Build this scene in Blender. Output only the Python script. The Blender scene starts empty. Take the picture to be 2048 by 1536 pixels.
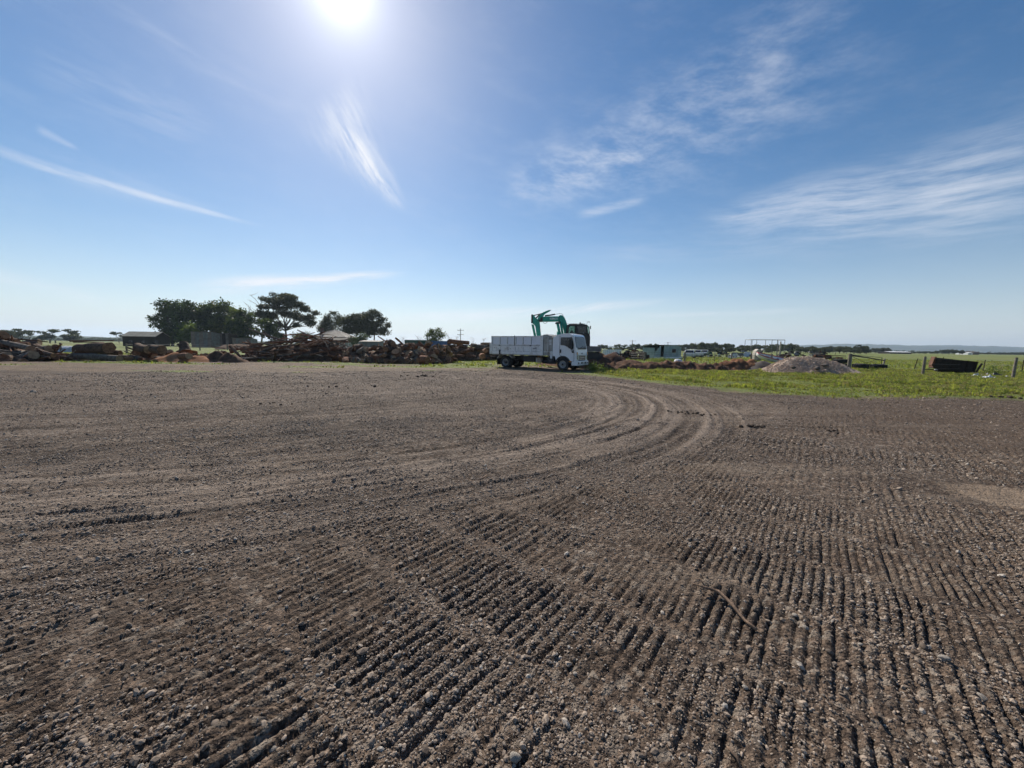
import bpy, math, random
import numpy as np
from mathutils import Vector, Matrix, Euler
R = math.radians
scene = bpy.context.scene
COL = scene.collection
random.seed(7)

# ------------------------------------------------------------------ camera
CAM_H, PITCH, ROLL, FPX = 1.6, R(5.6), R(0.85), 769.0
cam_d = bpy.data.cameras.new('camera')
cam = bpy.data.objects.new('camera', cam_d); COL.objects.link(cam)
cam_d.sensor_width = 36.0; cam_d.lens = FPX / 2048 * 36.0
cam_d.clip_start = 0.05; cam_d.clip_end = 20000
cam.matrix_world = Matrix.Translation((0, 0, CAM_H)) @ Matrix.Rotation(R(90) - PITCH, 4, 'X') @ Matrix.Rotation(ROLL, 4, 'Z')
scene.camera = cam

# ------------------------------------------------------------------ light
SUN_EL, SUN_AZ = R(38.0), R(-22.8)          # azimuth from +Y towards +X
SUN_DIR = Vector((math.sin(SUN_AZ) * math.cos(SUN_EL), math.cos(SUN_AZ) * math.cos(SUN_EL), math.sin(SUN_EL)))
sl = bpy.data.lights.new('sun', 'SUN'); sl.energy = 5.0; sl.angle = R(0.53); sl.color = (1.0, 0.93, 0.82)
so = bpy.data.objects.new('sun', sl); COL.objects.link(so)
so.rotation_euler = SUN_DIR.to_track_quat('Z', 'Y').to_euler()
EXPOSURE = 0.30
scene.view_settings.view_transform = 'Standard'; scene.view_settings.look = 'None'
scene.view_settings.exposure = EXPOSURE; scene.view_settings.gamma = 1.0
scene.view_settings.use_curve_mapping = False
scene.cycles.use_denoising = True
scene.cycles.adaptive_threshold = 0.03
scene.cycles.volume_bounces = 0
scene.cycles.max_bounces = 6
scene.cycles.transparent_max_bounces = 8


def pix_ray(px, py):
    x = (px - 1024) / FPX; y = -(py - 768) / FPX
    xr = x * math.cos(ROLL) - y * math.sin(ROLL); yr = x * math.sin(ROLL) + y * math.cos(ROLL)
    return Vector((xr, math.cos(PITCH) + yr * math.sin(PITCH), yr * math.cos(PITCH) - math.sin(PITCH)))
def gnd(px, py, z=0.0):
    d = pix_ray(px, py); t = (z - CAM_H) / d.z
    return Vector((d.x * t, d.y * t, z))
def at(px, py, Y):
    d = pix_ray(px, py); t = Y / d.y
    return Vector((d.x * t, Y, CAM_H + d.z * t))
def azel(px, py):
    d = pix_ray(px, py).normalized()
    return math.degrees(math.atan2(d.x, d.y)), math.degrees(math.asin(d.z))

# ------------------------------------------------------------------ sky
world = bpy.data.worlds.new('World'); scene.world = world; world.use_nodes = True
wt = world.node_tree; wt.nodes.clear()
def wn(t, **kw):
    n = wt.nodes.new(t)
    for k, v in kw.items(): setattr(n, k, v)
    return n
def W(op, a, b=None, c=None, clamp=False):
    n = wt.nodes.new('ShaderNodeMath'); n.operation = op; n.use_clamp = clamp
    for i, v in enumerate((a, b, c)):
        if v is None: continue
        if isinstance(v, (int, float)): n.inputs[i].default_value = v
        else: wt.links.new(v, n.inputs[i])
    return n.outputs[0]
sky = wn('ShaderNodeTexSky', sky_type='NISHITA', sun_disc=False)
sky.sun_elevation = SUN_EL; sky.sun_rotation = SUN_AZ
sky.altitude = 60; sky.air_density = 1.0; sky.dust_density = 0.30; sky.ozone_density = 2.2
tc = wn('ShaderNodeTexCoord')
nrm = wn('ShaderNodeVectorMath', operation='NORMALIZE'); wt.links.new(tc.outputs['Generated'], nrm.inputs[0])
sx = wn('ShaderNodeSeparateXYZ'); wt.links.new(nrm.outputs[0], sx.inputs[0])
DX, DY, DZ = sx.outputs
AZ = W('MULTIPLY', W('ARCTAN2', DX, DY), 57.29578)
EL = W('MULTIPLY', W('ARCSINE', DZ), 57.29578)
def smooth(v, a, b):
    n = wn('ShaderNodeMapRange', interpolation_type='SMOOTHSTEP')
    wt.links.new(v, n.inputs[0]); n.inputs[1].default_value = a; n.inputs[2].default_value = b
    return n.outputs[0]
def wnoise(vx, vy, seed, detail=5, rough=0.6, dist=0.0):
    c = wn('ShaderNodeCombineXYZ')
    for i, v in enumerate((vx, vy)): wt.links.new(v, c.inputs[i])
    c.inputs[2].default_value = seed
    n = wn('ShaderNodeTexNoise'); n.inputs['Scale'].default_value = 1.0; n.inputs['Detail'].default_value = detail
    n.inputs['Roughness'].default_value = rough; n.inputs['Distortion'].default_value = dist
    wt.links.new(c.outputs[0], n.inputs['Vector'])
    return n.outputs[0]
warp1 = W('MULTIPLY', W('SUBTRACT', wnoise(W('MULTIPLY', AZ, 0.12), W('MULTIPLY', EL, 0.12), 3.3, 1), 0.5), 5.0)
def streak(A, B, sa, sc, seed, skew=0.0, detail=4):
    """streaky cirrus texture drawn out along the direction A to B in the sky"""
    a0, e0 = azel(*A); a1, e1 = azel(*B); L = math.hypot(a1 - a0, e1 - e0); ux, uy = (a1 - a0) / L, (e1 - e0) / L
    s = W('ADD', W('MULTIPLY', AZ, ux), W('MULTIPLY', EL, uy)); c = W('ADD', W('MULTIPLY', AZ, -uy), W('MULTIPLY', EL, ux))
    c = W('ADD', c, W('MULTIPLY', warp1, 0.2))
    return wnoise(W('ADD', W('MULTIPLY', s, sa), W('MULTIPLY', c, skew)), W('MULTIPLY', c, sc), seed, detail, 0.68, 0.0)
N_STEEP = streak((672, 215), (790, 410), 0.20, 1.0, 1.1, 0.10, detail=6)
N_DOWN = streak((-80, 280), (525, 452), 0.13, 0.85, 2.1, detail=5)
N_FLAT = streak((385, 570), (805, 550), 0.12, 1.2, 6.1, detail=5)
N_RISE = streak((1390, 440), (2300, 300), 0.12, 0.85, 4.1, 0.12, detail=6)
N_DIAG = streak((990, 385), (1760, 40), 0.20, 0.30, 3.1, 0.26, detail=7)
def wisp(A, B, w0, w1, strength, nz, lo=0.42, hi=0.75, warp=0.3):
    """cirrus from A to B (two sky directions), half width w0..w1 degrees"""
    a0, e0 = azel(*A); a1, e1 = azel(*B)
    L = math.hypot(a1 - a0, e1 - e0); ux, uy = (a1 - a0) / L, (e1 - e0) / L
    s = W('ADD', W('MULTIPLY', AZ, ux / L), W('MULTIPLY_ADD', EL, uy / L, -(a0 * ux + e0 * uy) / L))
    c = W('ADD', W('MULTIPLY', AZ, -uy), W('MULTIPLY_ADD', EL, ux, a0 * uy - e0 * ux))
    c = W('MULTIPLY_ADD', warp1, warp, c)
    wid = W('MAXIMUM', W('MULTIPLY_ADD', s, w1 - w0, w0), 0.15)
    across = smooth(W('ABSOLUTE', W('DIVIDE', c, wid)), 1.0, 0.05)
    along = W('MULTIPLY', smooth(s, -0.05, 0.22), smooth(s, 1.05, 0.72))
    return W('MULTIPLY', W('MULTIPLY', across, along), W('MULTIPLY', smooth(nz, lo, hi), strength))
wisps = [
    wisp((650, 190), (808, 425), 7.0, 0.9, 0.72, N_STEEP, 0.24, 0.76),
    wisp((690, 250), (800, 415), 1.8, 0.5, 0.40, N_STEEP, 0.25, 0.70),
    wisp((-80, 278), (525, 452), 0.65, 0.38, 0.42, N_DOWN, 0.15, 0.65, 0.2),
    wisp((40, 312), (480, 438), 2.4, 0.8, 0.13, N_DOWN, 0.30, 0.75, 0.2),
    wisp((990, 385), (1760, 30), 5.0, 11.0, 0.34, N_DIAG, 0.30, 0.84),
    wisp((1005, 378), (1330, 275), 3.0, 4.2, 0.26, N_DIAG, 0.30, 0.76),
    wisp((1390, 440), (2300, 300), 2.2, 8.5, 0.42, N_RISE, 0.30, 0.80, 0.15),
    wisp((1440, 430), (2200, 320), 2.6, 6.5, 0.14, N_RISE, 0.2, 0.6, 0.15),
    wisp((1100, 505), (2300, 405), 1.6, 3.0, 0.16, N_RISE, 0.3, 0.8, 0.2),
    wisp((380, 574), (808, 546), 1.6, 0.8, 0.95, N_FLAT, 0.28, 0.66, 0.1),
    wisp((760, 640), (1350, 600), 1.6, 0.8, 0.60, N_FLAT, 0.25, 0.66, 0.1),
    wisp((1250, 632), (1640, 618), 0.6, 0.5, 0.25, N_FLAT, 0.25, 0.66, 0.1),
    wisp((-120, 530), (230, 606), 1.4, 0.8, 0.26, N_DOWN, 0.26, 0.66, 0.1),
    wisp((1150, 432), (1300, 392), 1.0, 0.9, 0.32, N_RISE, 0.25, 0.68, 0.1),
    wisp((70, 255), (160, 300), 0.6, 0.3, 0.20, N_DOWN, 0.2, 0.6, 0.1),
    wisp((60, 110), (430, 270), 3.8, 3.2, 0.18, N_DOWN, 0.32, 0.80),
    wisp((200, 10), (640, 225), 2.0, 1.8, 0.16, N_DOWN, 0.30, 0.80),
]
dens = wisps[0]
for w_ in wisps[1:]:
    dens = W('ADD', dens, w_)
veil = W('MULTIPLY', smooth(N_DIAG, 0.42, 0.85), 0.07)
dens = W('ADD', dens, W('MULTIPLY', veil, smooth(EL, 2.0, 14.0)))
dens = W('MINIMUM', dens, 0.9)
hsv = wn('ShaderNodeHueSaturation'); hsv.inputs['Saturation'].default_value = 1.30; hsv.inputs['Value'].default_value = 1.0
wt.links.new(sky.outputs[0], hsv.inputs['Color'])
# pale layer of moist air low over the plain
hzm = wn('ShaderNodeMix', data_type='RGBA')
wt.links.new(W('MULTIPLY', W('EXPONENT', W('MULTIPLY', W('MAXIMUM', EL, 0.0), -1.0 / 6.5)), 0.82), hzm.inputs[0])
wt.links.new(hsv.outputs[0], hzm.inputs[6]); hzm.inputs[7].default_value = (7.8, 8.6, 9.8, 1)
mixc = wn('ShaderNodeMix', data_type='RGBA')
wt.links.new(dens, mixc.inputs[0]); wt.links.new(hzm.outputs[2], mixc.inputs[6])
mixc.inputs[7].default_value = (9.6, 9.8, 10.4, 1)
# aureole of the low bright sun in thin cirrus
sd = wn('ShaderNodeVectorMath', operation='DOT_PRODUCT'); wt.links.new(nrm.outputs[0], sd.inputs[0]); sd.inputs[1].default_value = SUN_DIR
TH = W('MULTIPLY', W('ARCCOSINE', W('MINIMUM', sd.outputs['Value'], 1.0)), 57.29578)
g1 = W('MULTIPLY', W('EXPONENT', W('MULTIPLY', TH, -1.0 / 1.7)), 15.0)
g2 = W('ADD', W('MULTIPLY', W('EXPONENT', W('MULTIPLY', TH, -1.0 / 5.0)), 3.0), W('MULTIPLY', W('EXPONENT', W('MULTIPLY', TH, -1.0 / 13.0)), 0.6))
glow = W('ADD', g1, g2)
gc = wn('ShaderNodeVectorMath', operation='SCALE'); gc.inputs[0].default_value = (1.0, 0.99, 0.98); wt.links.new(glow, gc.inputs['Scale'])
addg = wn('ShaderNodeVectorMath', operation='ADD'); wt.links.new(mixc.outputs[2], addg.inputs[0]); wt.links.new(gc.outputs[0], addg.inputs[1])
bg = wn('ShaderNodeBackground'); bg.inputs['Strength'].default_value = 0.076
wt.links.new(addg.outputs[0], bg.inputs[0])
world.cycles.sampling_method = 'MANUAL'; world.cycles.sample_map_resolution = 256
wo = wn('ShaderNodeOutputWorld'); wt.links.new(bg.outputs[0], wo.inputs[0])

# ------------------------------------------------------------------ helpers
def tag(o, label=None, cat=None, group=None, kind=None):
    if label: o['label'] = label
    if cat: o['category'] = cat
    if group: o['group'] = group
    if kind: o['kind'] = kind
    return o
def empty(name, loc=(0, 0, 0), rz=0.0, parent=None):
    o = bpy.data.objects.new(name, None); COL.objects.link(o)
    o.location = loc; o.rotation_euler = (0, 0, rz); o.empty_display_size = 0.2
    if parent: o.parent = parent
    return o
def obj(name, me, parent=None, loc=None, rot=None, scl=None):
    o = bpy.data.objects.new(name, me); COL.objects.link(o)
    if parent: o.parent = parent
    if loc is not None: o.location = loc
    if rot is not None: o.rotation_euler = rot
    if scl is not None: o.scale = scl
    return o
def copy_tree(o, parent=None):
    c = o.copy(); COL.objects.link(c); c.parent = parent
    for ch in list(o.children): copy_tree(ch, c)
    return c

class MB:
    def __init__(s): s.v = []; s.f = []; s.mi = []; s.cur = 0
    def add(s, vs, fs):
        b = len(s.v); s.v += [tuple(p) for p in vs]
        for f in fs: s.f.append(tuple(i + b for i in f)); s.mi.append(s.cur)
        return s
    def box(s, x0, x1, y0, y1, z0, z1):
        v = [(x0, y0, z0), (x1, y0, z0), (x1, y1, z0), (x0, y1, z0), (x0, y0, z1), (x1, y0, z1), (x1, y1, z1), (x0, y1, z1)]
        return s.add(v, [(3, 2, 1, 0), (4, 5, 6, 7), (0, 1, 5, 4), (1, 2, 6, 5), (2, 3, 7, 6), (3, 0, 4, 7)])
    def prism(s, pts, d0, d1, axis='y'):
        """outline in (x,z) extruded along y, or (y,z) along x, or (x,y) along z"""
        n = len(pts)
        def mk(p, d): return (p[0], d, p[1]) if axis == 'y' else ((d, p[0], p[1]) if axis == 'x' else (p[0], p[1], d))
        v = [mk(p, d0) for p in pts] + [mk(p, d1) for p in pts]
        f = [tuple(range(n)), tuple(range(2 * n - 1, n - 1, -1))]
        f += [(i, i + n, (i + 1) % n + n, (i + 1) % n) for i in range(n)]
        return s.add(v, f)
    def tube(s, pts, rad, n=8, cap=True, jit=0.0, rnd=random):
        pts = [Vector(p) for p in pts]
        if isinstance(rad, (int, float)): rad = [rad] * len(pts)
        vs = []; up = None
        for i, p in enumerate(pts):
            d = (pts[min(i + 1, len(pts) - 1)] - pts[max(i - 1, 0)]).normalized()
            if up is None:
                up = Vector((0, 0, 1)) if abs(d.z) < 0.9 else Vector((1, 0, 0))
            a = d.cross(up).normalized(); b = a.cross(d).normalized(); up = b
            for k in range(n):
                t = 2 * math.pi * k / n; r = rad[i] * (1 + (rnd.uniform(-jit, jit) if jit else 0))
                vs.append(p + a * (math.cos(t) * r) + b * (math.sin(t) * r))
        fs = []
        for i in range(len(pts) - 1):
            for k in range(n):
                k2 = (k + 1) % n
                fs.append((i * n + k, i * n + k2, (i + 1) * n + k2, (i + 1) * n + k))
        s.add(vs, fs)
        if cap:
            b = len(s.v) - len(vs)
            s.f.append(tuple(b + k for k in range(n - 1, -1, -1))); s.mi.append(s.cur)
            s.f.append(tuple(b + (len(pts) - 1) * n + k for k in range(n))); s.mi.append(s.cur)
        return s
    def lathe(s, prof, n=24, axis='z', c=(0, 0, 0), closed=True):
        m = len(prof); vs = []
        for k in range(n):
            t = 2 * math.pi * k / n; ct, st = math.cos(t), math.sin(t)
            for r, h in prof:
                if axis == 'z': vs.append((c[0] + r * ct, c[1] + r * st, c[2] + h))
                elif axis == 'y': vs.append((c[0] + r * ct, c[1] + h, c[2] + r * st))
                else: vs.append((c[0] + h, c[1] + r * ct, c[2] + r * st))
        fs = []
        for k in range(n):
            k2 = (k + 1) % n
            for j in range(m if closed else m - 1):
                j2 = (j + 1) % m
                fs.append((k * m + j, k2 * m + j, k2 * m + j2, k * m + j2))
        return s.add(vs, fs)
    def quad(s, a, b, c, d): return s.add([a, b, c, d], [(0, 1, 2, 3)])
    def mesh(s, name, mats, smooth=False):
        me = bpy.data.meshes.new(name); me.from_pydata(s.v, [], s.f)
        if not isinstance(mats, (list, tuple)): mats = [mats]
        for m in mats: me.materials.append(m)
        if len(mats) > 1: me.polygons.foreach_set('material_index', s.mi)
        if smooth: me.polygons.foreach_set('use_smooth', [True] * len(me.polygons))
        me.update(); return me
    def build(s, name, mats, parent=None, smooth=False, bevel=0, seg=2, loc=None, rot=None, recalc=True):
        me = s.mesh(name, mats, smooth)
        if recalc:
            import bmesh
            bm = bmesh.new(); bm.from_mesh(me); bmesh.ops.recalc_face_normals(bm, faces=bm.faces); bm.to_mesh(me); bm.free()
        o = obj(name, me, parent, loc, rot)
        if bevel:
            m = o.modifiers.new('bevel', 'BEVEL'); m.width = bevel; m.segments = seg; m.limit_method = 'ANGLE'; m.angle_limit = R(35)
            m.harden_normals = False
        return o

def np_mesh(name, V, Fq, mats, smooth=False, mi=None):
    """mesh from numpy vertices and an (n,k) face array"""
    me = bpy.data.meshes.new(name); nf, k = Fq.shape
    me.vertices.add(len(V)); me.vertices.foreach_set('co', np.ascontiguousarray(V, dtype=np.float32).ravel())
    me.loops.add(nf * k); me.loops.foreach_set('vertex_index', np.ascontiguousarray(Fq, dtype=np.int32).ravel())
    me.polygons.add(nf); me.polygons.foreach_set('loop_start', np.arange(0, nf * k, k, dtype=np.int32))
    if smooth: me.polygons.foreach_set('use_smooth', np.ones(nf, dtype=bool))
    for m in (mats if isinstance(mats, (list, tuple)) else [mats]): me.materials.append(m)
    if mi is not None: me.polygons.foreach_set('material_index', mi)
    me.update(calc_edges=True); me.validate(); return me

# --------------------------------------------------------------- materials
class NT:
    def __init__(s, name):
        s.m = bpy.data.materials.new(name); s.m.use_nodes = True; s.t = s.m.node_tree
        s.b = s.t.nodes['Principled BSDF']; s.out = s.t.nodes['Material Output']
        s.tc = s.t.nodes.new('ShaderNodeTexCoord'); s.geo = s.t.nodes.new('ShaderNodeNewGeometry')
    def n(s, t, **kw):
        x = s.t.nodes.new(t)
        for k, v in kw.items(): setattr(x, k, v)
        return x
    def link(s, a, b): s.t.links.new(a, b)
    def noise(s, scale, detail=4, rough=0.6, vec=None, dist=0.0, out=0):
        x = s.n('ShaderNodeTexNoise'); x.inputs['Scale'].default_value = scale; x.inputs['Detail'].default_value = detail
        x.inputs['Roughness'].default_value = rough; x.inputs['Distortion'].default_value = dist
        s.link(vec if vec is not None else s.geo.outputs['Position'], x.inputs['Vector']); return x.outputs[out]
    def voro(s, scale, out='Distance', vec=None, feature='F1'):
        x = s.n('ShaderNodeTexVoronoi', feature=feature); x.inputs['Scale'].default_value = scale
        s.link(vec if vec is not None else s.geo.outputs['Position'], x.inputs['Vector']); return x.outputs[out]
    def math(s, op, a, b=None, clamp=False):
        x = s.n('ShaderNodeMath', operation=op, use_clamp=clamp)
        for i, v in enumerate((a, b)):
            if v is None: continue
            if isinstance(v, (int, float)): x.inputs[i].default_value = v
            else: s.link(v, x.inputs[i])
        return x.outputs[0]
    def rng(s, v, a, b, c=0.0, d=1.0, smooth=True):
        x = s.n('ShaderNodeMapRange', interpolation_type='SMOOTHSTEP' if smooth else 'LINEAR'); s.link(v, x.inputs[0])
        for i, q in enumerate((a, b, c, d)): x.inputs[i + 1].default_value = q
        return x.outputs[0]
    def mix(s, f, a, b, mode='MIX'):
        x = s.n('ShaderNodeMix', data_type='RGBA', blend_type=mode)
        for i, v in ((0, f), (6, a), (7, b)):
            if isinstance(v, (int, float)): x.inputs[i].default_value = v
            elif isinstance(v, (tuple, list)): x.inputs[i].default_value = (*v[:3], 1)
            else: s.link(v, x.inputs[i])
        return x.outputs[2]
    def bump(s, h, strength=0.5, dist=0.02, prev=None):
        x = s.n('ShaderNodeBump'); x.inputs['Strength'].default_value = strength; x.inputs['Distance'].default_value = dist
        s.link(h, x.inputs['Height'])
        if prev is not None: s.link(prev, x.inputs['Normal'])
        return x.outputs[0]
    def base(s, c):
        if isinstance(c, (tuple, list)): s.b.inputs['Base Color'].default_value = (*c[:3], 1)
        else: s.link(c, s.b.inputs['Base Color'])
    def set(s, rough=0.6, metal=0.0, spec=0.5, normal=None):
        s.b.inputs['Roughness'].default_value = rough; s.b.inputs['Metallic'].default_value = metal
        s.b.inputs['Specular IOR Level'].default_value = spec
        if normal is not None: s.link(normal, s.b.inputs['Normal'])

def simple(name, c, c2=None, scale=6.0, rough=0.6, metal=0.0, spec=0.5, bump=0.0, bscale=30.0, lo=0.35, hi=0.7, objco=True):
    """painted / worn surface: two tones broken up by noise, fine relief"""
    s = NT(name); vec = s.tc.outputs['Object'] if objco else None
    if c2 is None: c2 = tuple(x * 0.7 for x in c)
    s.base(s.mix(s.rng(s.noise(scale, 5, 0.65, vec), lo, hi), c, c2))
    nm = s.bump(s.noise(bscale, 4, 0.6, vec), bump, 0.01) if bump else None
    s.set(rough, metal, spec, nm); return s.m

def leaf_mat(name, c, c2, trans=0.35, scale=0.6):
    s = NT(name)
    col = s.mix(s.rng(s.noise(scale, 3, 0.6), 0.35, 0.65), c, c2)
    s.base(col); s.set(0.6, 0, 0.25)
    tr = s.n('ShaderNodeBsdfTranslucent'); s.link(s.mix(1.0, col, (1.25, 1.35, 0.7), 'MULTIPLY'), tr.inputs[0])
    mx = s.n('ShaderNodeMixShader'); mx.inputs[0].default_value = trans
    s.link(s.b.outputs[0], mx.inputs[1]); s.link(tr.outputs[0], mx.inputs[2]); s.link(mx.outputs[0], s.out.inputs[0])
    return s.m

M = {}
# ---- ground: zones come from the 'zone' attribute (r gravel, g bare earth, b dark soil, a sand)
def ground_material():
    s = NT('ground'); P = s.geo.outputs['Position']
    at_ = s.n('ShaderNodeAttribute', attribute_name='zone'); sp = s.n('ShaderNodeSeparateColor'); s.link(at_.outputs['Color'], sp.inputs[0])
    gr, di, dk = sp.outputs; sa = at_.outputs['Alpha']
    # grass seen from afar
    g1 = s.mix(s.rng(s.noise(0.05, 4, 0.6), 0.35, 0.7), (0.140, 0.175, 0.044), (0.200, 0.210, 0.066))
    g1 = s.mix(s.rng(s.noise(0.9, 5, 0.7), 0.35, 0.75), g1, (0.095, 0.115, 0.032))
    g1 = s.mix(s.math('MULTIPLY', s.rng(s.noise(0.012, 3, 0.5), 0.45, 0.7), 0.6), g1, (0.19, 0.185, 0.070))
    # gravel
    v1 = s.voro(62.0, 'Color'); v2 = s.voro(24.0, 'Color')
    bw1 = s.n('ShaderNodeSeparateColor'); s.link(v1, bw1.inputs[0])
    bw2 = s.n('ShaderNodeSeparateColor'); s.link(v2, bw2.inputs[0])
    k = s.mix(s.rng(bw1.outputs[0], 0.0, 1.0, smooth=False), (0.054, 0.040, 0.031), (0.300, 0.230, 0.177))
    k = s.mix(s.math('MULTIPLY', s.rng(bw2.outputs[1], 0.72, 0.95), 0.75), k, (0.40, 0.355, 0.30))
    k = s.mix(s.math('MULTIPLY', s.rng(bw2.outputs[2], 0.5, 0.8), 0.6), k, (0.062, 0.048, 0.040))
    k = s.mix(s.rng(s.noise(0.35, 5, 0.65), 0.32, 0.72), k, s.mix(1.0, k, (0.66, 0.64, 0.63), 'MULTIPLY'))
    mp = s.n('ShaderNodeMapping'); mp.inputs['Rotation'].default_value = (0, 0, R(-12)); mp.inputs['Scale'].default_value = (0.22, 2.4, 1); s.link(P, mp.inputs['Vector'])
    k = s.mix(s.math('MULTIPLY', s.rng(s.noise(1.0, 5, 0.7, mp.outputs[0]), 0.48, 0.66), 0.6), k, s.mix(1.0, k, (0.50, 0.48, 0.47), 'MULTIPLY'))
    mp2 = s.n('ShaderNodeMapping'); mp2.inputs['Rotation'].default_value = (0, 0, R(-9)); mp2.inputs['Scale'].default_value = (0.07, 0.75, 1); s.link(P, mp2.inputs['Vector'])
    st2 = s.noise(1.0, 6, 0.72, mp2.outputs[0])
    k = s.mix(s.math('MULTIPLY', s.rng(st2, 0.52, 0.66), 0.6), k, s.mix(1.0, k, (0.52, 0.50, 0.49), 'MULTIPLY'))
    k = s.mix(s.math('MULTIPLY', s.rng(st2, 0.46, 0.36), 0.45), k, (0.27, 0.225, 0.18))
    k = s.mix(s.math('MULTIPLY', s.rng(s.noise(7.0, 4, 0.75), 0.50, 0.66), 0.6), k, s.mix(1.0, k, (0.45, 0.43, 0.42), 'MULTIPLY'))
    k = s.mix(s.math('MULTIPLY', s.rng(s.noise(11.0, 3, 0.75), 0.60, 0.70), 0.6), k, (0.34, 0.285, 0.23))
    k = s.mix(s.math('MULTIPLY', s.rng(s.noise(1.3, 5, 0.7), 0.52, 0.72), 0.4), k, (0.21, 0.168, 0.132))
    # earth
    e = s.mix(s.rng(s.noise(0.8, 5, 0.7), 0.3, 0.7), (0.225, 0.160, 0.108), (0.135, 0.098, 0.070))
    e = s.mix(s.math('MULTIPLY', s.rng(s.noise(1.0, 5, 0.7, mp.outputs[0]), 0.46, 0.62), 0.75), e, (0.085, 0.064, 0.050))
    e = s.mix(s.math('MULTIPLY', s.rng(s.noise(1.6, 5, 0.75), 0.55, 0.68), 0.7), e, (0.12, 0.125, 0.045))
    e = s.mix(s.math('MULTIPLY', s.rng(s.noise(3.0, 5, 0.7), 0.50, 0.66), 0.8), e, (0.075, 0.055, 0.042))
    soil = s.mix(s.rng(s.noise(2.5, 5, 0.7), 0.3, 0.7), (0.078, 0.055, 0.040), (0.13, 0.092, 0.066))
    sand = s.mix(s.rng(s.noise(4.0, 5, 0.7), 0.3, 0.7), (0.36, 0.265, 0.185), (0.24, 0.180, 0.130))
    # ragged zone borders
    rag = s.math('MULTIPLY', s.math('SUBTRACT', s.noise(2.2, 6, 0.72), 0.5), 1.3)
    def edge(v): return s.rng(s.math('ADD', v, rag), 0.32, 0.68)
    c = s.mix(edge(di), g1, e)
    k = s.mix(1.0, k, (0.84, 0.79, 0.75), 'MULTIPLY')
    c = s.mix(edge(gr), c, k)
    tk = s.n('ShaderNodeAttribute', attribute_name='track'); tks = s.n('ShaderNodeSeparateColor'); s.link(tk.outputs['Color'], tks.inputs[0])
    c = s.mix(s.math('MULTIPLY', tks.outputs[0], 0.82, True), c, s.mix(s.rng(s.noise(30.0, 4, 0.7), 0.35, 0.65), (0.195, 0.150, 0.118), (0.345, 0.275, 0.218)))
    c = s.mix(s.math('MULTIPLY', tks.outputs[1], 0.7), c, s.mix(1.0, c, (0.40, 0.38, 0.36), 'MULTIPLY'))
    c = s.mix(s.math('MULTIPLY', edge(dk), 0.68), c, soil)
    c = s.mix(s.math('MULTIPLY', edge(sa), 0.65), c, sand)
    s.base(c)
    h = s.math('ADD', s.math('MULTIPLY', s.voro(58.0), -0.8), s.math('MULTIPLY', s.voro(24.0), -1.0))
    b1 = s.bump(h, 0.9, 0.016)
    b2 = s.bump(s.noise(6.0, 6, 0.78), 0.85, 0.07, b1)
    s.set(0.92, 0, 0.18, b2)
    return s.m
M['ground'] = ground_material()
def stone_material():
    s = NT('stone')
    oi = s.n('ShaderNodeObjectInfo')
    a = s.mix(oi.outputs['Random'], (0.092, 0.069, 0.053), (0.440, 0.345, 0.266))
    a = s.mix(s.math('MULTIPLY', s.rng(oi.outputs['Random'], 0.90, 1.0), 0.7), a, (0.42, 0.40, 0.36))
    a = s.mix(s.math('MULTIPLY', s.rng(s.noise(60, 4, 0.6), 0.4, 0.7), 0.5), a, (0.13, 0.11, 0.095))
    s.base(a); s.set(0.88, 0, 0.2, s.bump(s.noise(140, 3, 0.6), 0.4, 0.004)); return s.m
M['stone'] = stone_material()
M['pale_stone'] = simple('pale_stone', (0.36, 0.315, 0.265), (0.20, 0.17, 0.14), 25, 0.85, bump=0.5, bscale=60)
M['clod'] = simple('clod', (0.055, 0.042, 0.034), (0.09, 0.068, 0.052), 12, 0.95, spec=0.1, bump=0.8, bscale=30)
M['grass'] = leaf_mat('grass', (0.36, 0.36, 0.095), (0.20, 0.225, 0.060), 0.55, 0.9)
M['weed'] = leaf_mat('weed', (0.12, 0.16, 0.05), (0.17, 0.195, 0.06), 0.4, 0.8)
M['dry_grass'] = leaf_mat('dry_grass', (0.30, 0.25, 0.12), (0.20, 0.18, 0.08), 0.35, 0.8)
M['leaf_dark'] = leaf_mat('leaf_dark', (0.020, 0.036, 0.012), (0.082, 0.115, 0.034), 0.2, 0.30)  # noise tones put light and shaded clumps into the leaf colour
M['leaf_mid'] = leaf_mat('leaf_mid', (0.030, 0.048, 0.014), (0.135, 0.160, 0.044), 0.26, 0.32)  # brighter second tone paints highlights onto the leaf clumps
M['leaf_gum'] = leaf_mat('leaf_gum', (0.050, 0.056, 0.028), (0.100, 0.095, 0.052), 0.2, 0.8)
M['leaf_bright'] = leaf_mat('leaf_bright', (0.095, 0.135, 0.030), (0.13, 0.16, 0.045), 0.40, 0.4)
M['leaf_far'] = leaf_mat('leaf_far', (0.055, 0.070, 0.032), (0.080, 0.088, 0.042), 0.25, 0.08)
M['trunk'] = simple('trunk', (0.13, 0.105, 0.085), (0.06, 0.05, 0.042), 3, 0.9, spec=0.2, bump=0.6, bscale=20)
M['dead_wood'] = simple('dead_wood', (0.30, 0.27, 0.25), (0.18, 0.16, 0.15), 3, 0.9, spec=0.2)
M['bark'] = simple('bark', (0.150, 0.098, 0.068), (0.060, 0.042, 0.033), 5, 0.92, spec=0.15, bump=0.9, bscale=18)
M['bark_red'] = simple('bark_red', (0.26, 0.130, 0.078), (0.10, 0.056, 0.040), 5, 0.92, spec=0.15, bump=0.9, bscale=18)
M['bark_grey'] = simple('bark_grey', (0.205, 0.170, 0.138), (0.085, 0.068, 0.056), 5, 0.92, spec=0.15, bump=0.9, bscale=18)
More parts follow.
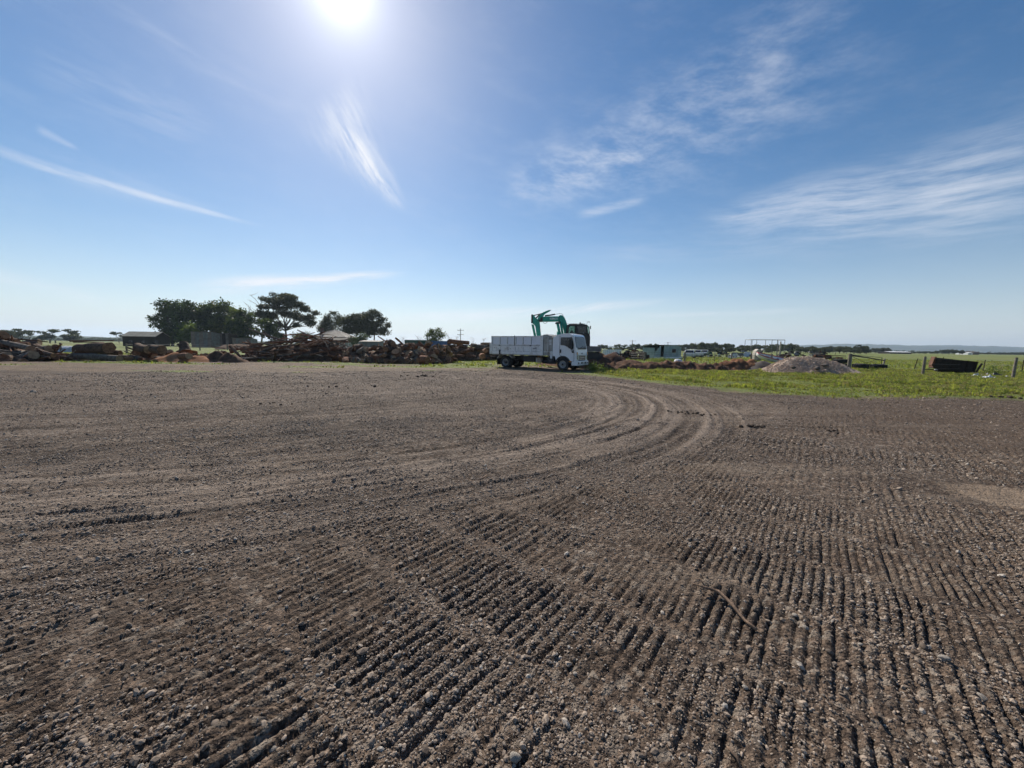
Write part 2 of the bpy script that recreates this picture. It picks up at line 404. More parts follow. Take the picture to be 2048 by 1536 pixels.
M['sawn'] = simple('sawn', (0.31, 0.175, 0.095), (0.15, 0.082, 0.050), 6, 0.85, spec=0.2, bump=0.3)
M['sawn_pale'] = simple('sawn_pale', (0.40, 0.28, 0.17), (0.22, 0.145, 0.09), 6, 0.85, spec=0.2, bump=0.3)
M['sawdust'] = simple('sawdust', (0.36, 0.175, 0.090), (0.23, 0.115, 0.065), 4, 0.95, spec=0.1, bump=0.7, bscale=25)
M['debris'] = simple('debris', (0.150, 0.088, 0.058), (0.060, 0.040, 0.030), 3, 0.95, spec=0.1, bump=0.9, bscale=14)
M['stick'] = simple('stick', (0.28, 0.185, 0.125), (0.075, 0.052, 0.038), 12, 0.8, spec=0.25, bump=0.5, bscale=60)
M['soil'] = simple('soil', (0.135, 0.074, 0.046), (0.070, 0.042, 0.030), 2.2, 0.95, spec=0.1, bump=0.9, bscale=12)
M['soil_red'] = simple('soil_red', (0.230, 0.110, 0.058), (0.105, 0.054, 0.034), 1.8, 0.95, spec=0.1, bump=0.9, bscale=12)
M['gravel_pile'] = simple('gravel_pile', (0.50, 0.385, 0.30), (0.32, 0.245, 0.195), 3.0, 0.95, spec=0.12, bump=1.0, bscale=16)
M['gravel_dark'] = simple('gravel_dark', (0.155, 0.130, 0.112), (0.085, 0.070, 0.062), 3.0, 0.95, spec=0.12, bump=1.0, bscale=16)
M['post'] = simple('post', (0.235, 0.205, 0.170), (0.12, 0.10, 0.082), 8, 0.9, spec=0.2, bump=0.6, bscale=30)
M['wire'] = simple('wire', (0.20, 0.19, 0.18), None, 8, 0.6, 0.6)
M['rust'] = simple('rust', (0.165, 0.070, 0.038), (0.060, 0.036, 0.027), 6, 0.9, 0.1, 0.3, 0.5, 25)
M['dark_rust'] = simple('dark_rust', (0.050, 0.034, 0.028), (0.026, 0.021, 0.019), 6, 0.85, 0.2, 0.3, 0.5, 25)
M['iron'] = simple('iron', (0.20, 0.205, 0.205), (0.13, 0.11, 0.095), 1.0, 0.5, 0.5, 0.5)
M['roof_tan'] = simple('roof_tan', (0.34, 0.31, 0.25), (0.22, 0.20, 0.16), 0.6, 0.8, 0.0, 0.3)
M['roof_iron'] = simple('roof_iron', (0.165, 0.148, 0.13), (0.10, 0.088, 0.076), 0.6, 0.75, 0.1, 0.3)
M['roof_pale'] = simple('roof_pale', (0.23, 0.195, 0.155), (0.15, 0.12, 0.095), 0.8, 0.85, 0.0, 0.2)
M['wall_cream'] = simple('wall_cream', (0.50, 0.45, 0.37), (0.38, 0.33, 0.27), 1, 0.85)
M['brick'] = simple('brick', (0.17, 0.095, 0.070), (0.10, 0.06, 0.05), 4, 0.9, bump=0.4)
M['glass_dark'] = simple('glass_dark', (0.016, 0.02, 0.026), (0.01, 0.013, 0.017), 3, 0.07, 0, 0.6)
M['cont_green'] = simple('cont_green', (0.030, 0.085, 0.058), (0.05, 0.08, 0.06), 1.2, 0.6)
M['cont_blue'] = simple('cont_blue', (0.050, 0.125, 0.30), (0.05, 0.10, 0.22), 1.2, 0.6)
M['white'] = simple('white', (0.78, 0.78, 0.77), (0.60, 0.59, 0.57), 1.5, 0.5, lo=0.45, hi=0.8)
M['truck_white'] = simple('truck_white', (0.87, 0.87, 0.87), (0.78, 0.78, 0.77), 1.4, 0.25, 0, 0.5, lo=0.5, hi=0.85)
M['tray_white'] = simple('tray_white', (0.80, 0.795, 0.78), (0.50, 0.45, 0.39), 2.6, 0.5, lo=0.45, hi=0.75)
M['tray_panel'] = simple('tray_panel', (0.80, 0.81, 0.85), (0.72, 0.72, 0.75), 2.2, 0.45, lo=0.45, hi=0.8)
M['tray_grey'] = simple('tray_grey', (0.42, 0.40, 0.36), (0.27, 0.245, 0.215), 2.5, 0.6, lo=0.4, hi=0.7)
M['chassis'] = simple('chassis', (0.022, 0.022, 0.024), (0.045, 0.038, 0.033), 5, 0.7)
M['rubber'] = simple('rubber', (0.026, 0.026, 0.027), (0.055, 0.050, 0.045), 5, 0.85, spec=0.3, bump=0.3, bscale=40)
M['black'] = simple('black', (0.018, 0.018, 0.019), (0.03, 0.03, 0.03), 6, 0.5)
M['rim'] = simple('rim', (0.44, 0.43, 0.41), (0.22, 0.20, 0.18), 8, 0.55, 0.3)
M['orange'] = simple('orange', (0.42, 0.18, 0.045), (0.26, 0.12, 0.045), 6, 0.6)
M['lamp'] = simple('lamp', (0.75, 0.77, 0.79), (0.55, 0.57, 0.6), 10, 0.12, 0.3, 0.8)
M['lamp_amber'] = simple('lamp_amber', (0.65, 0.26, 0.03), None, 10, 0.2)
M['mark'] = simple('mark', (0.12, 0.12, 0.14), (0.2, 0.2, 0.22), 10, 0.7)
M['plate'] = simple('plate', (0.62, 0.62, 0.55), (0.45, 0.45, 0.42), 10, 0.5)
M['teal'] = simple('teal', (0.010, 0.260, 0.195), (0.015, 0.180, 0.140), 2.5, 0.42, lo=0.5, hi=0.8)
M['exc_dark'] = simple('exc_dark', (0.028, 0.028, 0.030), (0.05, 0.045, 0.04), 3, 0.6)
M['exc_grey'] = simple('exc_grey', (0.16, 0.155, 0.155), (0.11, 0.10, 0.098), 3, 0.55)
M['exc_cream'] = simple('exc_cream', (0.40, 0.36, 0.31), (0.28, 0.25, 0.21), 3, 0.5)
M['chrome'] = simple('chrome', (0.55, 0.55, 0.56), (0.4, 0.4, 0.4), 5, 0.25, 0.9)
M['red'] = simple('red', (0.46, 0.035, 0.045), (0.34, 0.04, 0.045), 3, 0.45)
M['pink'] = simple('pink', (0.48, 0.27, 0.22), (0.36, 0.2, 0.16), 2, 0.7)
M['cream'] = simple('cream', (0.42, 0.38, 0.31), (0.25, 0.21, 0.17), 3, 0.6)
M['shed_green'] = simple('shed_green', (0.26, 0.35, 0.33), (0.42, 0.48, 0.47), 1.6, 0.6, lo=0.4, hi=0.65)
M['car_white'] = simple('car_white', (0.66, 0.67, 0.66), (0.48, 0.48, 0.46), 1.5, 0.35)
M['concrete'] = simple('concrete', (0.34, 0.32, 0.28), (0.22, 0.205, 0.18), 4, 0.9, bump=0.4)
M['plastic'] = simple('plastic', (0.62, 0.63, 0.66), (0.42, 0.43, 0.46), 5, 0.4)
def glass_clear():
    s = NT('cab_glass'); s.base((0.55, 0.66, 0.62)); s.set(0.05)
    t = s.n('ShaderNodeBsdfTransparent'); t.inputs[0].default_value = (0.62, 0.74, 0.70, 1)
    mx = s.n('ShaderNodeMixShader'); mx.inputs[0].default_value = 0.18
    s.b.inputs['Base Color'].default_value = (0.1, 0.12, 0.12, 1)
    s.link(t.outputs[0], mx.inputs[1]); s.link(s.b.outputs[0], mx.inputs[2]); s.link(mx.outputs[0], s.out.inputs[0]); return s.m
M['cab_glass'] = glass_clear()
def hill_material():
    s = NT('hill'); s.base(s.mix(s.rng(s.noise(0.004, 5, 0.6), 0.35, 0.65), (0.040, 0.055, 0.030), (0.065, 0.078, 0.040))); s.set(0.95, 0, 0.1); return s.m
M['hill'] = hill_material()
M['wood_far'] = simple('wood_far', (0.042, 0.054, 0.028), (0.070, 0.076, 0.040), 0.05, 0.95, spec=0.1, objco=False)

# ------------------------------------------------------------------ ground
def hash2(ix, iy, seed):
    h = (ix.astype(np.int64) * 374761393 + iy.astype(np.int64) * 668265263 + seed * 1442695041) & 0xffffffff
    h = ((h ^ (h >> 13)) * 1274126177) & 0xffffffff
    return ((h ^ (h >> 16)) & 0xffffff) / float(0xffffff)
def vnoise(x, y, seed=0):
    ix = np.floor(x); iy = np.floor(y); fx = x - ix; fy = y - iy
    fx = fx * fx * (3 - 2 * fx); fy = fy * fy * (3 - 2 * fy)
    a = hash2(ix, iy, seed); b = hash2(ix + 1, iy, seed); c = hash2(ix, iy + 1, seed); d = hash2(ix + 1, iy + 1, seed)
    return (a + (b - a) * fx) * (1 - fy) + (c + (d - c) * fx) * fy - 0.5
def fbm(x, y, seed=0, oct=3):
    t = 0; a = 1.0
    for i in range(oct):
        t = t + a * vnoise(x, y, seed + i * 17); x = x * 2.03 + 5.1; y = y * 2.03 + 1.7; a *= 0.5
    return t
def sstep(a, b, v):
    t = np.clip((v - a) / (b - a), 0, 1); return t * t * (3 - 2 * t)

EDGE_X = [-80, -60, -25, -9.6, -1, 2.2, 5.0, 8.35, 11.5, 18, 40, 80]
EDGE_Y = [12, 14, 18.8, 22.3, 25.3, 25.0, 21.4, 15.0, 13.0, 13.3, 14, 15]
def zones(x, y):
    e = np.interp(x, EDGE_X, EDGE_Y)
    d = e - y
    n1 = fbm(x * 0.35, y * 0.35, 5, 4)
    right = sstep(3.0, 9.0, x)
    soft = 1.6 * (1 - right) + 0.7 * right
    gravel = sstep(-soft, soft, d + n1 * 2.2)
    # bare trampled earth: between gravel and the wood piles on the left, thin rim on the right
    leftside = 1 - sstep(0.5, 5.5, x)
    far = 33 + 0 * x
    dirt = leftside * (1 - sstep(far - 2.5, far + 2.0, y + n1 * 4)) * (1.0 - 0.9 * sstep(0.12, 0.4, fbm(x * 0.22 + 3, y * 0.5, 31, 3) + 0.12 * sstep(24, 28, y)))
    rim = (1 - leftside) * sstep(-2.2, -0.2, d + n1 * 2.0) * 0.55
    tr = np.exp(-(((x - 3.0) / 6.5) ** 2 + ((y - 27.6) / 4.2) ** 2)) * 0.9       # under the truck
    patch = np.exp(-(((x - 26) / 4.5) ** 2 + ((y - 16.5) / 1.6) ** 2)) * 0.8 + np.exp(-(((x - 35) / 6) ** 2 + ((y - 20.5) / 0.8) ** 2)) * 0.9
    dirt = np.clip(np.maximum(np.maximum(dirt, rim), np.maximum(tr, patch)), 0, 1)
    n2 = fbm(x * 0.3 + 9, y * 0.3, 77, 4)
    soil = sstep(4.0, 8.5, x - 0.15 * y + n2 * 3) * sstep(3.2, 7.0, y + n2 * 3) * (1 - sstep(-0.5, 0.8, -d)) * 0.62
    sand = np.exp(-(((x - 5.65) / 0.55) ** 2 + ((y - 4.2) / 0.45) ** 2)) * 1.1
    sand += 0.35 * np.exp(-(((x + 0.95) / 0.22) ** 2 + ((y - 2.5) / 0.32) ** 2)) + 0.3 * np.exp(-(((x + 1.25) / 0.3) ** 2 + ((y - 2.2) / 0.12) ** 2))
    sand += 0.42 * sstep(17, 21, y + n1 * 3) * (1 - sstep(27, 31, y)) * (1 - sstep(6, 9, x)) * sstep(-0.2, 0.3, fbm(x * 0.12, y * 0.8, 55, 3))
    return gravel, dirt, np.clip(soil, 0, 1), np.clip(sand, 0, 1)

# tyre / track paths across the yard (ground coordinates)
def path(px): return np.array([[*gnd(a, b)[:2]] for a, b in px])
A_ = [(0, 1010), (350, 965), (700, 915), (1000, 868), (1180, 832), (1256, 806), (1240, 783), (1130, 768), (960, 757)]
B_ = [(0, 1120), (350, 1090), (700, 1040), (1100, 965), (1300, 910), (1400, 858), (1388, 815), (1330, 785), (1180, 762)]
C_ = [(100, 1200), (500, 1150), (800, 1095), (1150, 1010), (1380, 930), (1490, 872), (1495, 830), (1440, 800), (1300, 772)]
def resample(p, n=36):
    d = np.r_[0, np.cumsum(np.hypot(*np.diff(p, axis=0).T))]; t = np.linspace(0, d[-1], n)
    q = np.c_[np.interp(t, d, p[:, 0]), np.interp(t, d, p[:, 1])]
    for _ in range(3): q[1:-1] = 0.25 * q[:-2] + 0.5 * q[1:-1] + 0.25 * q[2:]
    return q
PA, PB, PC = (resample(path(p)) for p in (A_, B_, C_))
RUTS = []
rs = np.random.RandomState(3)
for t in (0.0, 0.12, 0.3, 0.42, 0.62, 0.78, 0.92):
    RUTS.append((PA * (1 - t) + PB * t + rs.normal(0, 0.02, PA.shape), rs.uniform(0.04, 0.09), rs.uniform(0.006, 0.014)))
for t in (0.15, 0.36, 0.6, 0.85):
    RUTS.append((PB * (1 - t) + PC * t + rs.normal(0, 0.02, PA.shape), rs.uniform(0.04, 0.08), rs.uniform(0.006, 0.012)))
for L_, w_, d_ in (([(-200, 868), (200, 856), (560, 830), (1000, 797), (1200, 778)], 0.16, 0.035), ([(-200, 846), (300, 830), (700, 811), (1050, 786)], 0.14, 0.030),
                   ([(-100, 800), (300, 790), (800, 772), (1100, 757)], 0.16, 0.03), ([(-100, 786), (300, 778), (700, 764), (1000, 751)], 0.16, 0.03),
                   ([(-100, 905), (300, 890), (640, 866), (900, 842)], 0.12, 0.022), ([(-100, 770), (400, 764), (900, 748)], 0.2, 0.03),
                   ([(-100, 960), (120, 948), (420, 920), (800, 880)], 0.10, 0.024), ([(820, 742), (860, 752), (960, 750), (1060, 752)], 0.18, 0.03),
                   ([(1160, 756), (1330, 776), (1420, 800), (1700, 822)], 0.14, 0.02), ([(1500, 850), (1700, 858), (1900, 880), (2100, 900)], 0.12, 0.024)):
    RUTS.append((resample(path(L_)), w_, d_ * 0.6))
def ruts(x, y):
    h = np.zeros_like(x); mask = np.zeros_like(x)
    wob = 0.05 * vnoise(x * 1.1, y * 1.1, 71)
    for p, w, dep in RUTS:
        bb = (p.min(0) - 1, p.max(0) + 1)
        sel = np.where((x > bb[0][0]) & (x < bb[1][0]) & (y > bb[0][1]) & (y < bb[1][1]))[0]
        if not len(sel): continue
        X, Y = x[sel], y[sel]; best = np.full(len(sel), 9.0)
        for a, b in zip(p[:-1], p[1:]):
            ab = b - a; t = np.clip(((X - a[0]) * ab[0] + (Y - a[1]) * ab[1]) / (ab @ ab), 0, 1)
            best = np.minimum(best, np.hypot(X - a[0] - t * ab[0], Y - a[1] - t * ab[1]))
        r = best + wob[sel]; amp = 0.55 + 0.9 * (vnoise(X * 0.8, Y * 0.8, 91) + 0.5)
        h[sel] += amp * (-dep * np.exp(-(r / w) ** 2) + 0.75 * dep * np.exp(-((r - 1.9 * w) / (0.7 * w)) ** 2))
        mask[sel] = np.maximum(mask[sel], np.exp(-(r / (1.5 * w)) ** 2))
    return h, mask

def path_field(x, y, p):
    """signed distance to a path and length along it"""
    best = np.full(len(x), 99.0); sd = np.zeros(len(x)); sl_ = np.zeros(len(x)); acc = 0.0
    for a, b in zip(p[:-1], p[1:]):
        ab = b - a; L = math.hypot(*ab); t = np.clip(((x - a[0]) * ab[0] + (y - a[1]) * ab[1]) / (L * L), 0, 1)
        ex, ey = x - a[0] - t * ab[0], y - a[1] - t * ab[1]; d = np.hypot(ex, ey); k = d < best
        best = np.where(k, d, best); sd = np.where(k, np.sign(ab[0] * ey - ab[1] * ex) * d, sd); sl_ = np.where(k, acc + t * L, sl_); acc += L
    return sd, sl_
PL = resample(path([(-260, 905), (200, 880), (560, 850), (1000, 812), (1180, 790)]), 14)
PM = resample(path([(-300, 1090), (0, 1060), (350, 1030), (700, 985), (1080, 925), (1270, 870), (1335, 825), (1300, 790), (1180, 768), (980, 755)]), 30)
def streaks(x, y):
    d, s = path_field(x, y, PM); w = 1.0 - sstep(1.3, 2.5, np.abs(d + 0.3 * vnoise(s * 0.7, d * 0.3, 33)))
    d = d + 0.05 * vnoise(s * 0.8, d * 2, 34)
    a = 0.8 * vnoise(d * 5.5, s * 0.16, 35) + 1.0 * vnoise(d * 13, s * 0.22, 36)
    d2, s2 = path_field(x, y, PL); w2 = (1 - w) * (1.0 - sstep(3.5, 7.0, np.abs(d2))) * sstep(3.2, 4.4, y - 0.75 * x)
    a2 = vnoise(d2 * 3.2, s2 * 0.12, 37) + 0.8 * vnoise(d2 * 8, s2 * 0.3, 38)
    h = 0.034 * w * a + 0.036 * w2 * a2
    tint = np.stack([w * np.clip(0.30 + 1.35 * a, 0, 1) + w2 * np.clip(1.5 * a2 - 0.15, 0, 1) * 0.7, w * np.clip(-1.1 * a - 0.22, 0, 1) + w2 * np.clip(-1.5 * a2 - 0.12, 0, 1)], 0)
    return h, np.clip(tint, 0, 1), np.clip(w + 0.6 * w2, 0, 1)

GA = R(50.3); GX, GY = math.cos(GA), math.sin(GA)            # direction of the cleat grooves
def cleats(x, y):
    """imprints of a tracked machine: parallel grooves in lanes that run across them"""
    s = x * GX + y * GY; t = x * GY - y * GX
    s = s + 0.05 * vnoise(x * 0.9, y * 0.9, 13) + 0.012 * vnoise(x * 5, y * 5, 14)
    t = t + 0.035 * vnoise(x * 1.2, y * 1.2, 15) + 0.012 * vnoise(x * 7, y * 7, 16)
    lane = np.floor(s / 0.72); fr = s / 0.72 - lane
    r1 = hash2(lane, lane * 0 + 3, 5); r2 = hash2(lane, lane * 0 + 8, 6); r3 = hash2(lane, lane * 0 + 1, 9)
    fine = sstep(0.0, 1.2, x - 0.1 * y)                      # finer pitch to the right
    sp = np.where(fine + (r1 - 0.5) * 0.8 > 0.5, 0.053 + 0.008 * r2, 0.072 + 0.018 * r2)
    sp = np.where(lane * 0.72 > 5.4, 0.090 + 0.012 * r2, sp)
    ph = (t / sp + r3 * 7) % 1.0
    slot = np.floor(t / sp + r3 * 7); rs1 = hash2(slot, lane, 19); rs2 = hash2(slot, lane, 20)
    wdt = 0.15 + 0.07 * rs2
    ridge = 0.30 - np.exp(-((ph - 0.5) / wdt) ** 2) * (0.60 + 0.60 * rs1)           # broad crests, narrow uneven slots
    lo_, hi_ = 0.02 + 0.10 * hash2(slot, lane, 21), 0.99 - 0.11 * hash2(slot, lane, 22)
    seam = sstep(lo_ - 0.03, lo_ + 0.05, fr) * (1 - sstep(hi_ - 0.05, hi_ + 0.02, fr))
    brk = np.clip(0.85 + 1.9 * (fbm(x * 1.2, y * 1.2, 23, 3) + 0.10), 0.10, 1.2)
    amp = np.where(sp > 0.065, 0.027, 0.022)
    # where the imprints survive
    m = np.maximum(1 - sstep(3.1, 4.1, y - np.where(x > 0, 0.75, 0.40) * x + 0.8 * fbm(x * 0.8, y * 0.8, 29, 2)), 0)
    m = m * (1 - sstep(11, 15, y)) * (1 - 0.15 * sstep(0.5, 2.5, -x))
    return amp * ridge * seam * brk * m, m

def height(x, y, cell=None):
    g, di, so_, sa = zones(x, y)
    def fade(wl): return 1.0 if cell is None else np.clip((wl / np.maximum(cell, 1e-4) - 1.5) / 2.0, 0, 1)
    h = 0.05 * fbm(x * 0.16, y * 0.16, 1, 2) + 0.020 * fade(0.7) * fbm(x * 1.4, y * 1.4, 2, 2) + 0.020 * fade(0.3) * vnoise(x * 3.6, y * 3.6, 8)
    rh, rm = ruts(x, y)
    sh_, tint, packed = streaks(x, y)
    ch, cm = cleats(x, y)
    loose = 0.6 + 1.1 * np.clip(fbm(x * 0.7, y * 0.7, 41, 2) + 0.3, 0, 1)
    loose = loose * 0.62 * (1 - 0.5 * packed)
    h = h + sh_ * (1 - 0.8 * cm) * g
    h = h + loose * (0.013 * fade(0.13) * vnoise(x * 8, y * 8, 3) + 0.011 * fade(0.05) * vnoise(x * 21, y * 21, 4) + 0.010 * fade(0.022) * vnoise(x * 46, y * 46, 6))
    keep = 1 - np.clip(sa * 0.8, 0, 1)
    h = h + rh * (1 - 0.6 * cm) + ch * keep
    h = h + (1 - g) * (0.05 * fbm(x * 0.6, y * 0.6, 61, 3) + 0.01)
    return np.clip(h, -0.1, 0.2), tint * (1 - 0.85 * cm) * g

def polar(cx, cy, r, a):
    rr, aa = np.meshgrid(r, a, indexing='ij')
    x = (cx + rr * np.sin(aa)).ravel(); y = (cy + rr * np.cos(aa)).ravel()
    nr, na = rr.shape; i = np.arange(nr * na).reshape(nr, na)
    return x, y, rr.ravel(), i
def zone_attr(me, x, y, rm=None):
    g, di, so_, sa = zones(x, y)
    if rm is not None:
        b = me.color_attributes.new('track', 'FLOAT_COLOR', 'POINT'); z = np.clip(rm, 0, 1)
        b.data.foreach_set('color', np.stack([z[0], z[1], z[0] * 0, z[0] * 0 + 1], 1).astype(np.float32).ravel())
    a = me.color_attributes.new('zone', 'FLOAT_COLOR', 'POINT')
    a.data.foreach_set('color', np.stack([g, di, so_, sa], 1).astype(np.float32).ravel())

NR, NA = 780, 860
r_ = np.geomspace(0.9, 78, NR); a_ = np.linspace(R(-70), R(70), NA)
x, y, rr, idx = polar(0, -0.8, r_, a_)
h, rm = height(x, y, rr * (math.log(78 / 0.9) / NR))
F = np.stack([idx[:-1, :-1], idx[:-1, 1:], idx[1:, 1:], idx[1:, :-1]], -1).reshape(-1, 4)
F = F[:, ::-1]
me = np_mesh('yard_ground', np.stack([x, y, h], 1), F, M['ground'], smooth=True)
zone_attr(me, x, y, rm)
yard = tag(obj('gravel_yard', me), kind='structure')

r2 = np.r_[0.4, np.geomspace(2, 6000, 150)]; a2 = np.linspace(-math.pi, math.pi, 241)
x, y, rr, idx = polar(0, -0.8, r2, a2)
F = np.stack([idx[:-1, :-1], idx[:-1, 1:], idx[1:, 1:], idx[1:, :-1]], -1).reshape(-1, 4)[:, ::-1]
me = np_mesh('paddock', np.stack([x, y, np.full_like(x, -0.13)], 1), F, M['ground'], smooth=True)
zone_attr(me, x, y)
tag(obj('paddock', me), kind='structure')

def hz(px, py):
    h_, _ = height(np.array([px], float), np.array([py], float)); return float(h_[0])

# ------------------------------------------------------------------ scatter
def scatter(name, pts, rot, scl, sources, label, cat=None, parent=None):
    me = bpy.data.meshes.new(name); n = len(pts)
    me.vertices.add(n); me.vertices.foreach_set('co', np.ascontiguousarray(pts, dtype=np.float32).ravel())
    a = me.attributes.new('rot', 'FLOAT_VECTOR', 'POINT'); a.data.foreach_set('vector', rot.astype(np.float32).ravel())
    a = me.attributes.new('scl', 'FLOAT_VECTOR', 'POINT'); a.data.foreach_set('vector', scl.astype(np.float32).ravel())
    a = me.attributes.new('pick', 'INT', 'POINT'); a.data.foreach_set('value', np.random.RandomState(1).randint(0, len(sources), n).astype(np.int32))
    o = obj(name, me, parent); tag(o, label, cat, None, 'stuff')
    coll = bpy.data.collections.new(name + '_source')
    for s_ in sources: coll.objects.link(bpy.data.objects.new(s_.name, s_))
    g = bpy.data.node_groups.new(name + '_scatter', 'GeometryNodeTree')
    g.interface.new_socket('Geometry', in_out='INPUT', socket_type='NodeSocketGeometry')
    g.interface.new_socket('Geometry', in_out='OUTPUT', socket_type='NodeSocketGeometry')
    N = g.nodes.new; gi = N('NodeGroupInput'); go = N('NodeGroupOutput'); ip = N('GeometryNodeInstanceOnPoints'); ci = N('GeometryNodeCollectionInfo')
    ci.inputs['Collection'].default_value = coll; ci.inputs['Separate Children'].default_value = True; ci.inputs['Reset Children'].default_value = True
    def named(nm, t):
        q = N('GeometryNodeInputNamedAttribute'); q.data_type = t; q.inputs['Name'].default_value = nm; return q.outputs['Attribute']
    L = g.links.new
    L(gi.outputs[0], ip.inputs['Points']); L(ci.outputs[0], ip.inputs['Instance']); ip.inputs['Pick Instance'].default_value = True
    L(named('pick', 'INT'), ip.inputs['Instance Index'])
    e2r = N('FunctionNodeEulerToRotation'); L(named('rot', 'FLOAT_VECTOR'), e2r.inputs[0]); L(e2r.outputs[0], ip.inputs['Rotation'])
    L(named('scl', 'FLOAT_VECTOR'), ip.inputs['Scale']); L(ip.outputs[0], go.inputs[0])
    m = o.modifiers.new('scatter', 'NODES'); m.node_group = g
    return o

def stone_mesh(name, seed, mat, flat=0.65, sub=2):
    import bmesh
    rnd = random.Random(seed); bm = bmesh.new(); bmesh.ops.create_icosphere(bm, subdivisions=sub, radius=1.0)
    ph = [rnd.uniform(0, 6) for _ in range(6)]
    planes = [(Vector((rnd.gauss(0, 1), rnd.gauss(0, 1), rnd.gauss(0, 1))).normalized(), rnd.uniform(0.55, 0.9)) for _ in range(7)]
    for v in bm.verts:
        p = v.co.copy()
        for nrm_, d in planes:
            k = p.dot(nrm_)
            if k > d: p -= nrm_ * (k - d) * 0.9
        p *= 1 + 0.10 * math.sin(3 * p.x + ph[0]) * math.sin(4 * p.y + ph[1])
        v.co = (p.x, p.y * rnd.uniform(0.97, 1.03) * 0.85, p.z * flat)
    me = bpy.data.meshes.new(name); bm.to_mesh(me); bm.free(); me.materials.append(mat)
    me.polygons.foreach_set('use_smooth', [sub > 1] * len(me.polygons)); return me

rs = np.random.RandomState(11)
N_ST = 380000
ang = rs.uniform(R(-62), R(62), N_ST); u = rs.rand(N_ST)
rad = 1.0 + np.where(rs.rand(N_ST) < 0.64, 8.0 * u ** 1.2, 6.5 + 20.0 * u)
sxp = rad * np.sin(ang); syp = rad * np.cos(ang)
clump = fbm(sxp * 1.8, syp * 1.8, 203, 3)
ok = rs.rand(N_ST) < np.clip(0.55 + 1.5 * clump, 0.12, 1)
g_, d_, so2, sa2 = zones(sxp, syp); ok &= (g_ > 0.4) & (rs.rand(N_ST) > sa2 * 0.8)
sxp, syp, rad = sxp[ok], syp[ok], rad[ok]; n = len(sxp)
hh, _ = height(sxp, syp)
size = np.exp(rs.normal(math.log(0.0044), 0.42, n)) * (1 + 0.10 * rad)
big = rs.rand(n) < 0.006; size[big] = rs.uniform(0.011, 0.022, big.sum())
pts = np.stack([sxp, syp, hh + size * 0.15], 1)
rot = np.stack([rs.normal(0, 0.4, n), rs.normal(0, 0.4, n), rs.uniform(0, 6.28, n)], 1)
scl = np.stack([size * rs.uniform(0.8, 1.5, n), size * rs.uniform(0.8, 1.2, n), size * rs.uniform(0.7, 1.1, n)], 1)
scatter('gravel', pts, rot, scl, [stone_mesh('pebble', k, M['stone'], 0.7, 1) for k in range(5)], 'loose grey crushed gravel covering the yard')

# ------------------------------------------------------------------ grass
def tuft_mesh(name, seed, mat, blades=12, hgt=1.0, spread=0.45, wid=0.05):
    rnd = random.Random(seed); mb = MB()
    for _ in range(blades):
        a = rnd.uniform(0, 6.28); b = rnd.uniform(0, 0.35); x0, y0 = b * math.cos(a * 1.7), b * math.sin(a * 1.7)
        L = hgt * rnd.uniform(0.5, 1.0); lean = rnd.uniform(0.1, 1) * spread; w = wid * rnd.uniform(0.7, 1.3)
        dx, dy = math.cos(a), math.sin(a); px, py = -dy * w, dx * w
        p1 = (x0 + dx * lean * 0.35 * L, y0 + dy * lean * 0.35 * L, L * 0.6); p2 = (x0 + dx * lean * L, y0 + dy * lean * L, L * (1 - 0.3 * lean))
        mb.add([(x0 - px, y0 - py, 0), (x0 + px, y0 + py, 0), (p1[0] + px * 0.8, p1[1] + py * 0.8, p1[2]), (p1[0] - px * 0.8, p1[1] - py * 0.8, p1[2]), p2],
               [(0, 1, 2, 3), (3, 2, 4)])
    return mb.mesh(name, mat)
def grass_points(n, xr, yr, keep, seed):
    q = np.random.RandomState(seed); X = q.uniform(*xr, n); Y = q.uniform(*yr, n); ok = q.rand(n) < keep(X, Y); return X[ok], Y[ok], q
def in_view(X, Y): return (np.abs(X) < 1.55 * Y + 3)
def grass_scatter(name, n, xr, yr, keep, seed, mats, smin, smax, label, parent=None, blades=12):
    X, Y, q = grass_points(n, xr, yr, lambda a, b: keep(a, b) * in_view(a, b), seed); m = len(X)
    Z, _ = height(X, Y); s = q.uniform(smin, smax, m) * (0.40 + 1.7 * np.clip(fbm(X * 0.8, Y * 0.8, seed + 5, 3) + 0.35, 0, 1)) * (0.45 + 0.55 * sstep(0, 2.5, Y - np.interp(X, EDGE_X, EDGE_Y)))
    far = np.hypot(X, Y) > 76; Z[far] = -0.13
    sc = np.stack([s * q.uniform(0.8, 1.4, m), s * q.uniform(0.8, 1.4, m), s], 1)
    src = [tuft_mesh('tuft', seed * 10 + k, mt, blades) for k, mt in enumerate(mats)]
    return scatter(name, np.stack([X, Y, Z - 0.005], 1), np.stack([q.normal(0, 0.12, m), q.normal(0, 0.12, m), q.uniform(0, 6.28, m)], 1), sc, src, label, 'grass', parent)
def verge_keep(X, Y):
    e = np.interp(X, EDGE_X, EDGE_Y); g, di, _, _ = zones(X, Y)
    return sstep(-0.4, 2.0, Y - e + 2.2 * fbm(X * 0.7, Y * 0.7, 88, 4)) * np.clip(1 - 0.9 * di, 0, 1) * (X > 5)
grass_scatter('verge_grass', 110000, (4, 52), (12.5, 34), verge_keep, 301, [M['grass'], M['dry_grass'], M['weed'], M['grass'], M['grass'], M['weed'], M['dry_grass']], 0.04, 0.15, 'green grass and weeds between the gravel and the fence')
def left_keep(X, Y):
    g, di, _, _ = zones(X, Y); return np.clip(1 - di * 1.3, 0, 1) * (g < 0.3) * 0.8 * (X < 6)
grass_scatter('yard_side_grass', 26000, (-60, 6), (19, 48), left_keep, 302, [M['grass'], M['weed'], M['grass'], M['dry_grass']], 0.06, 0.15, 'patchy green grass around the wood heaps')
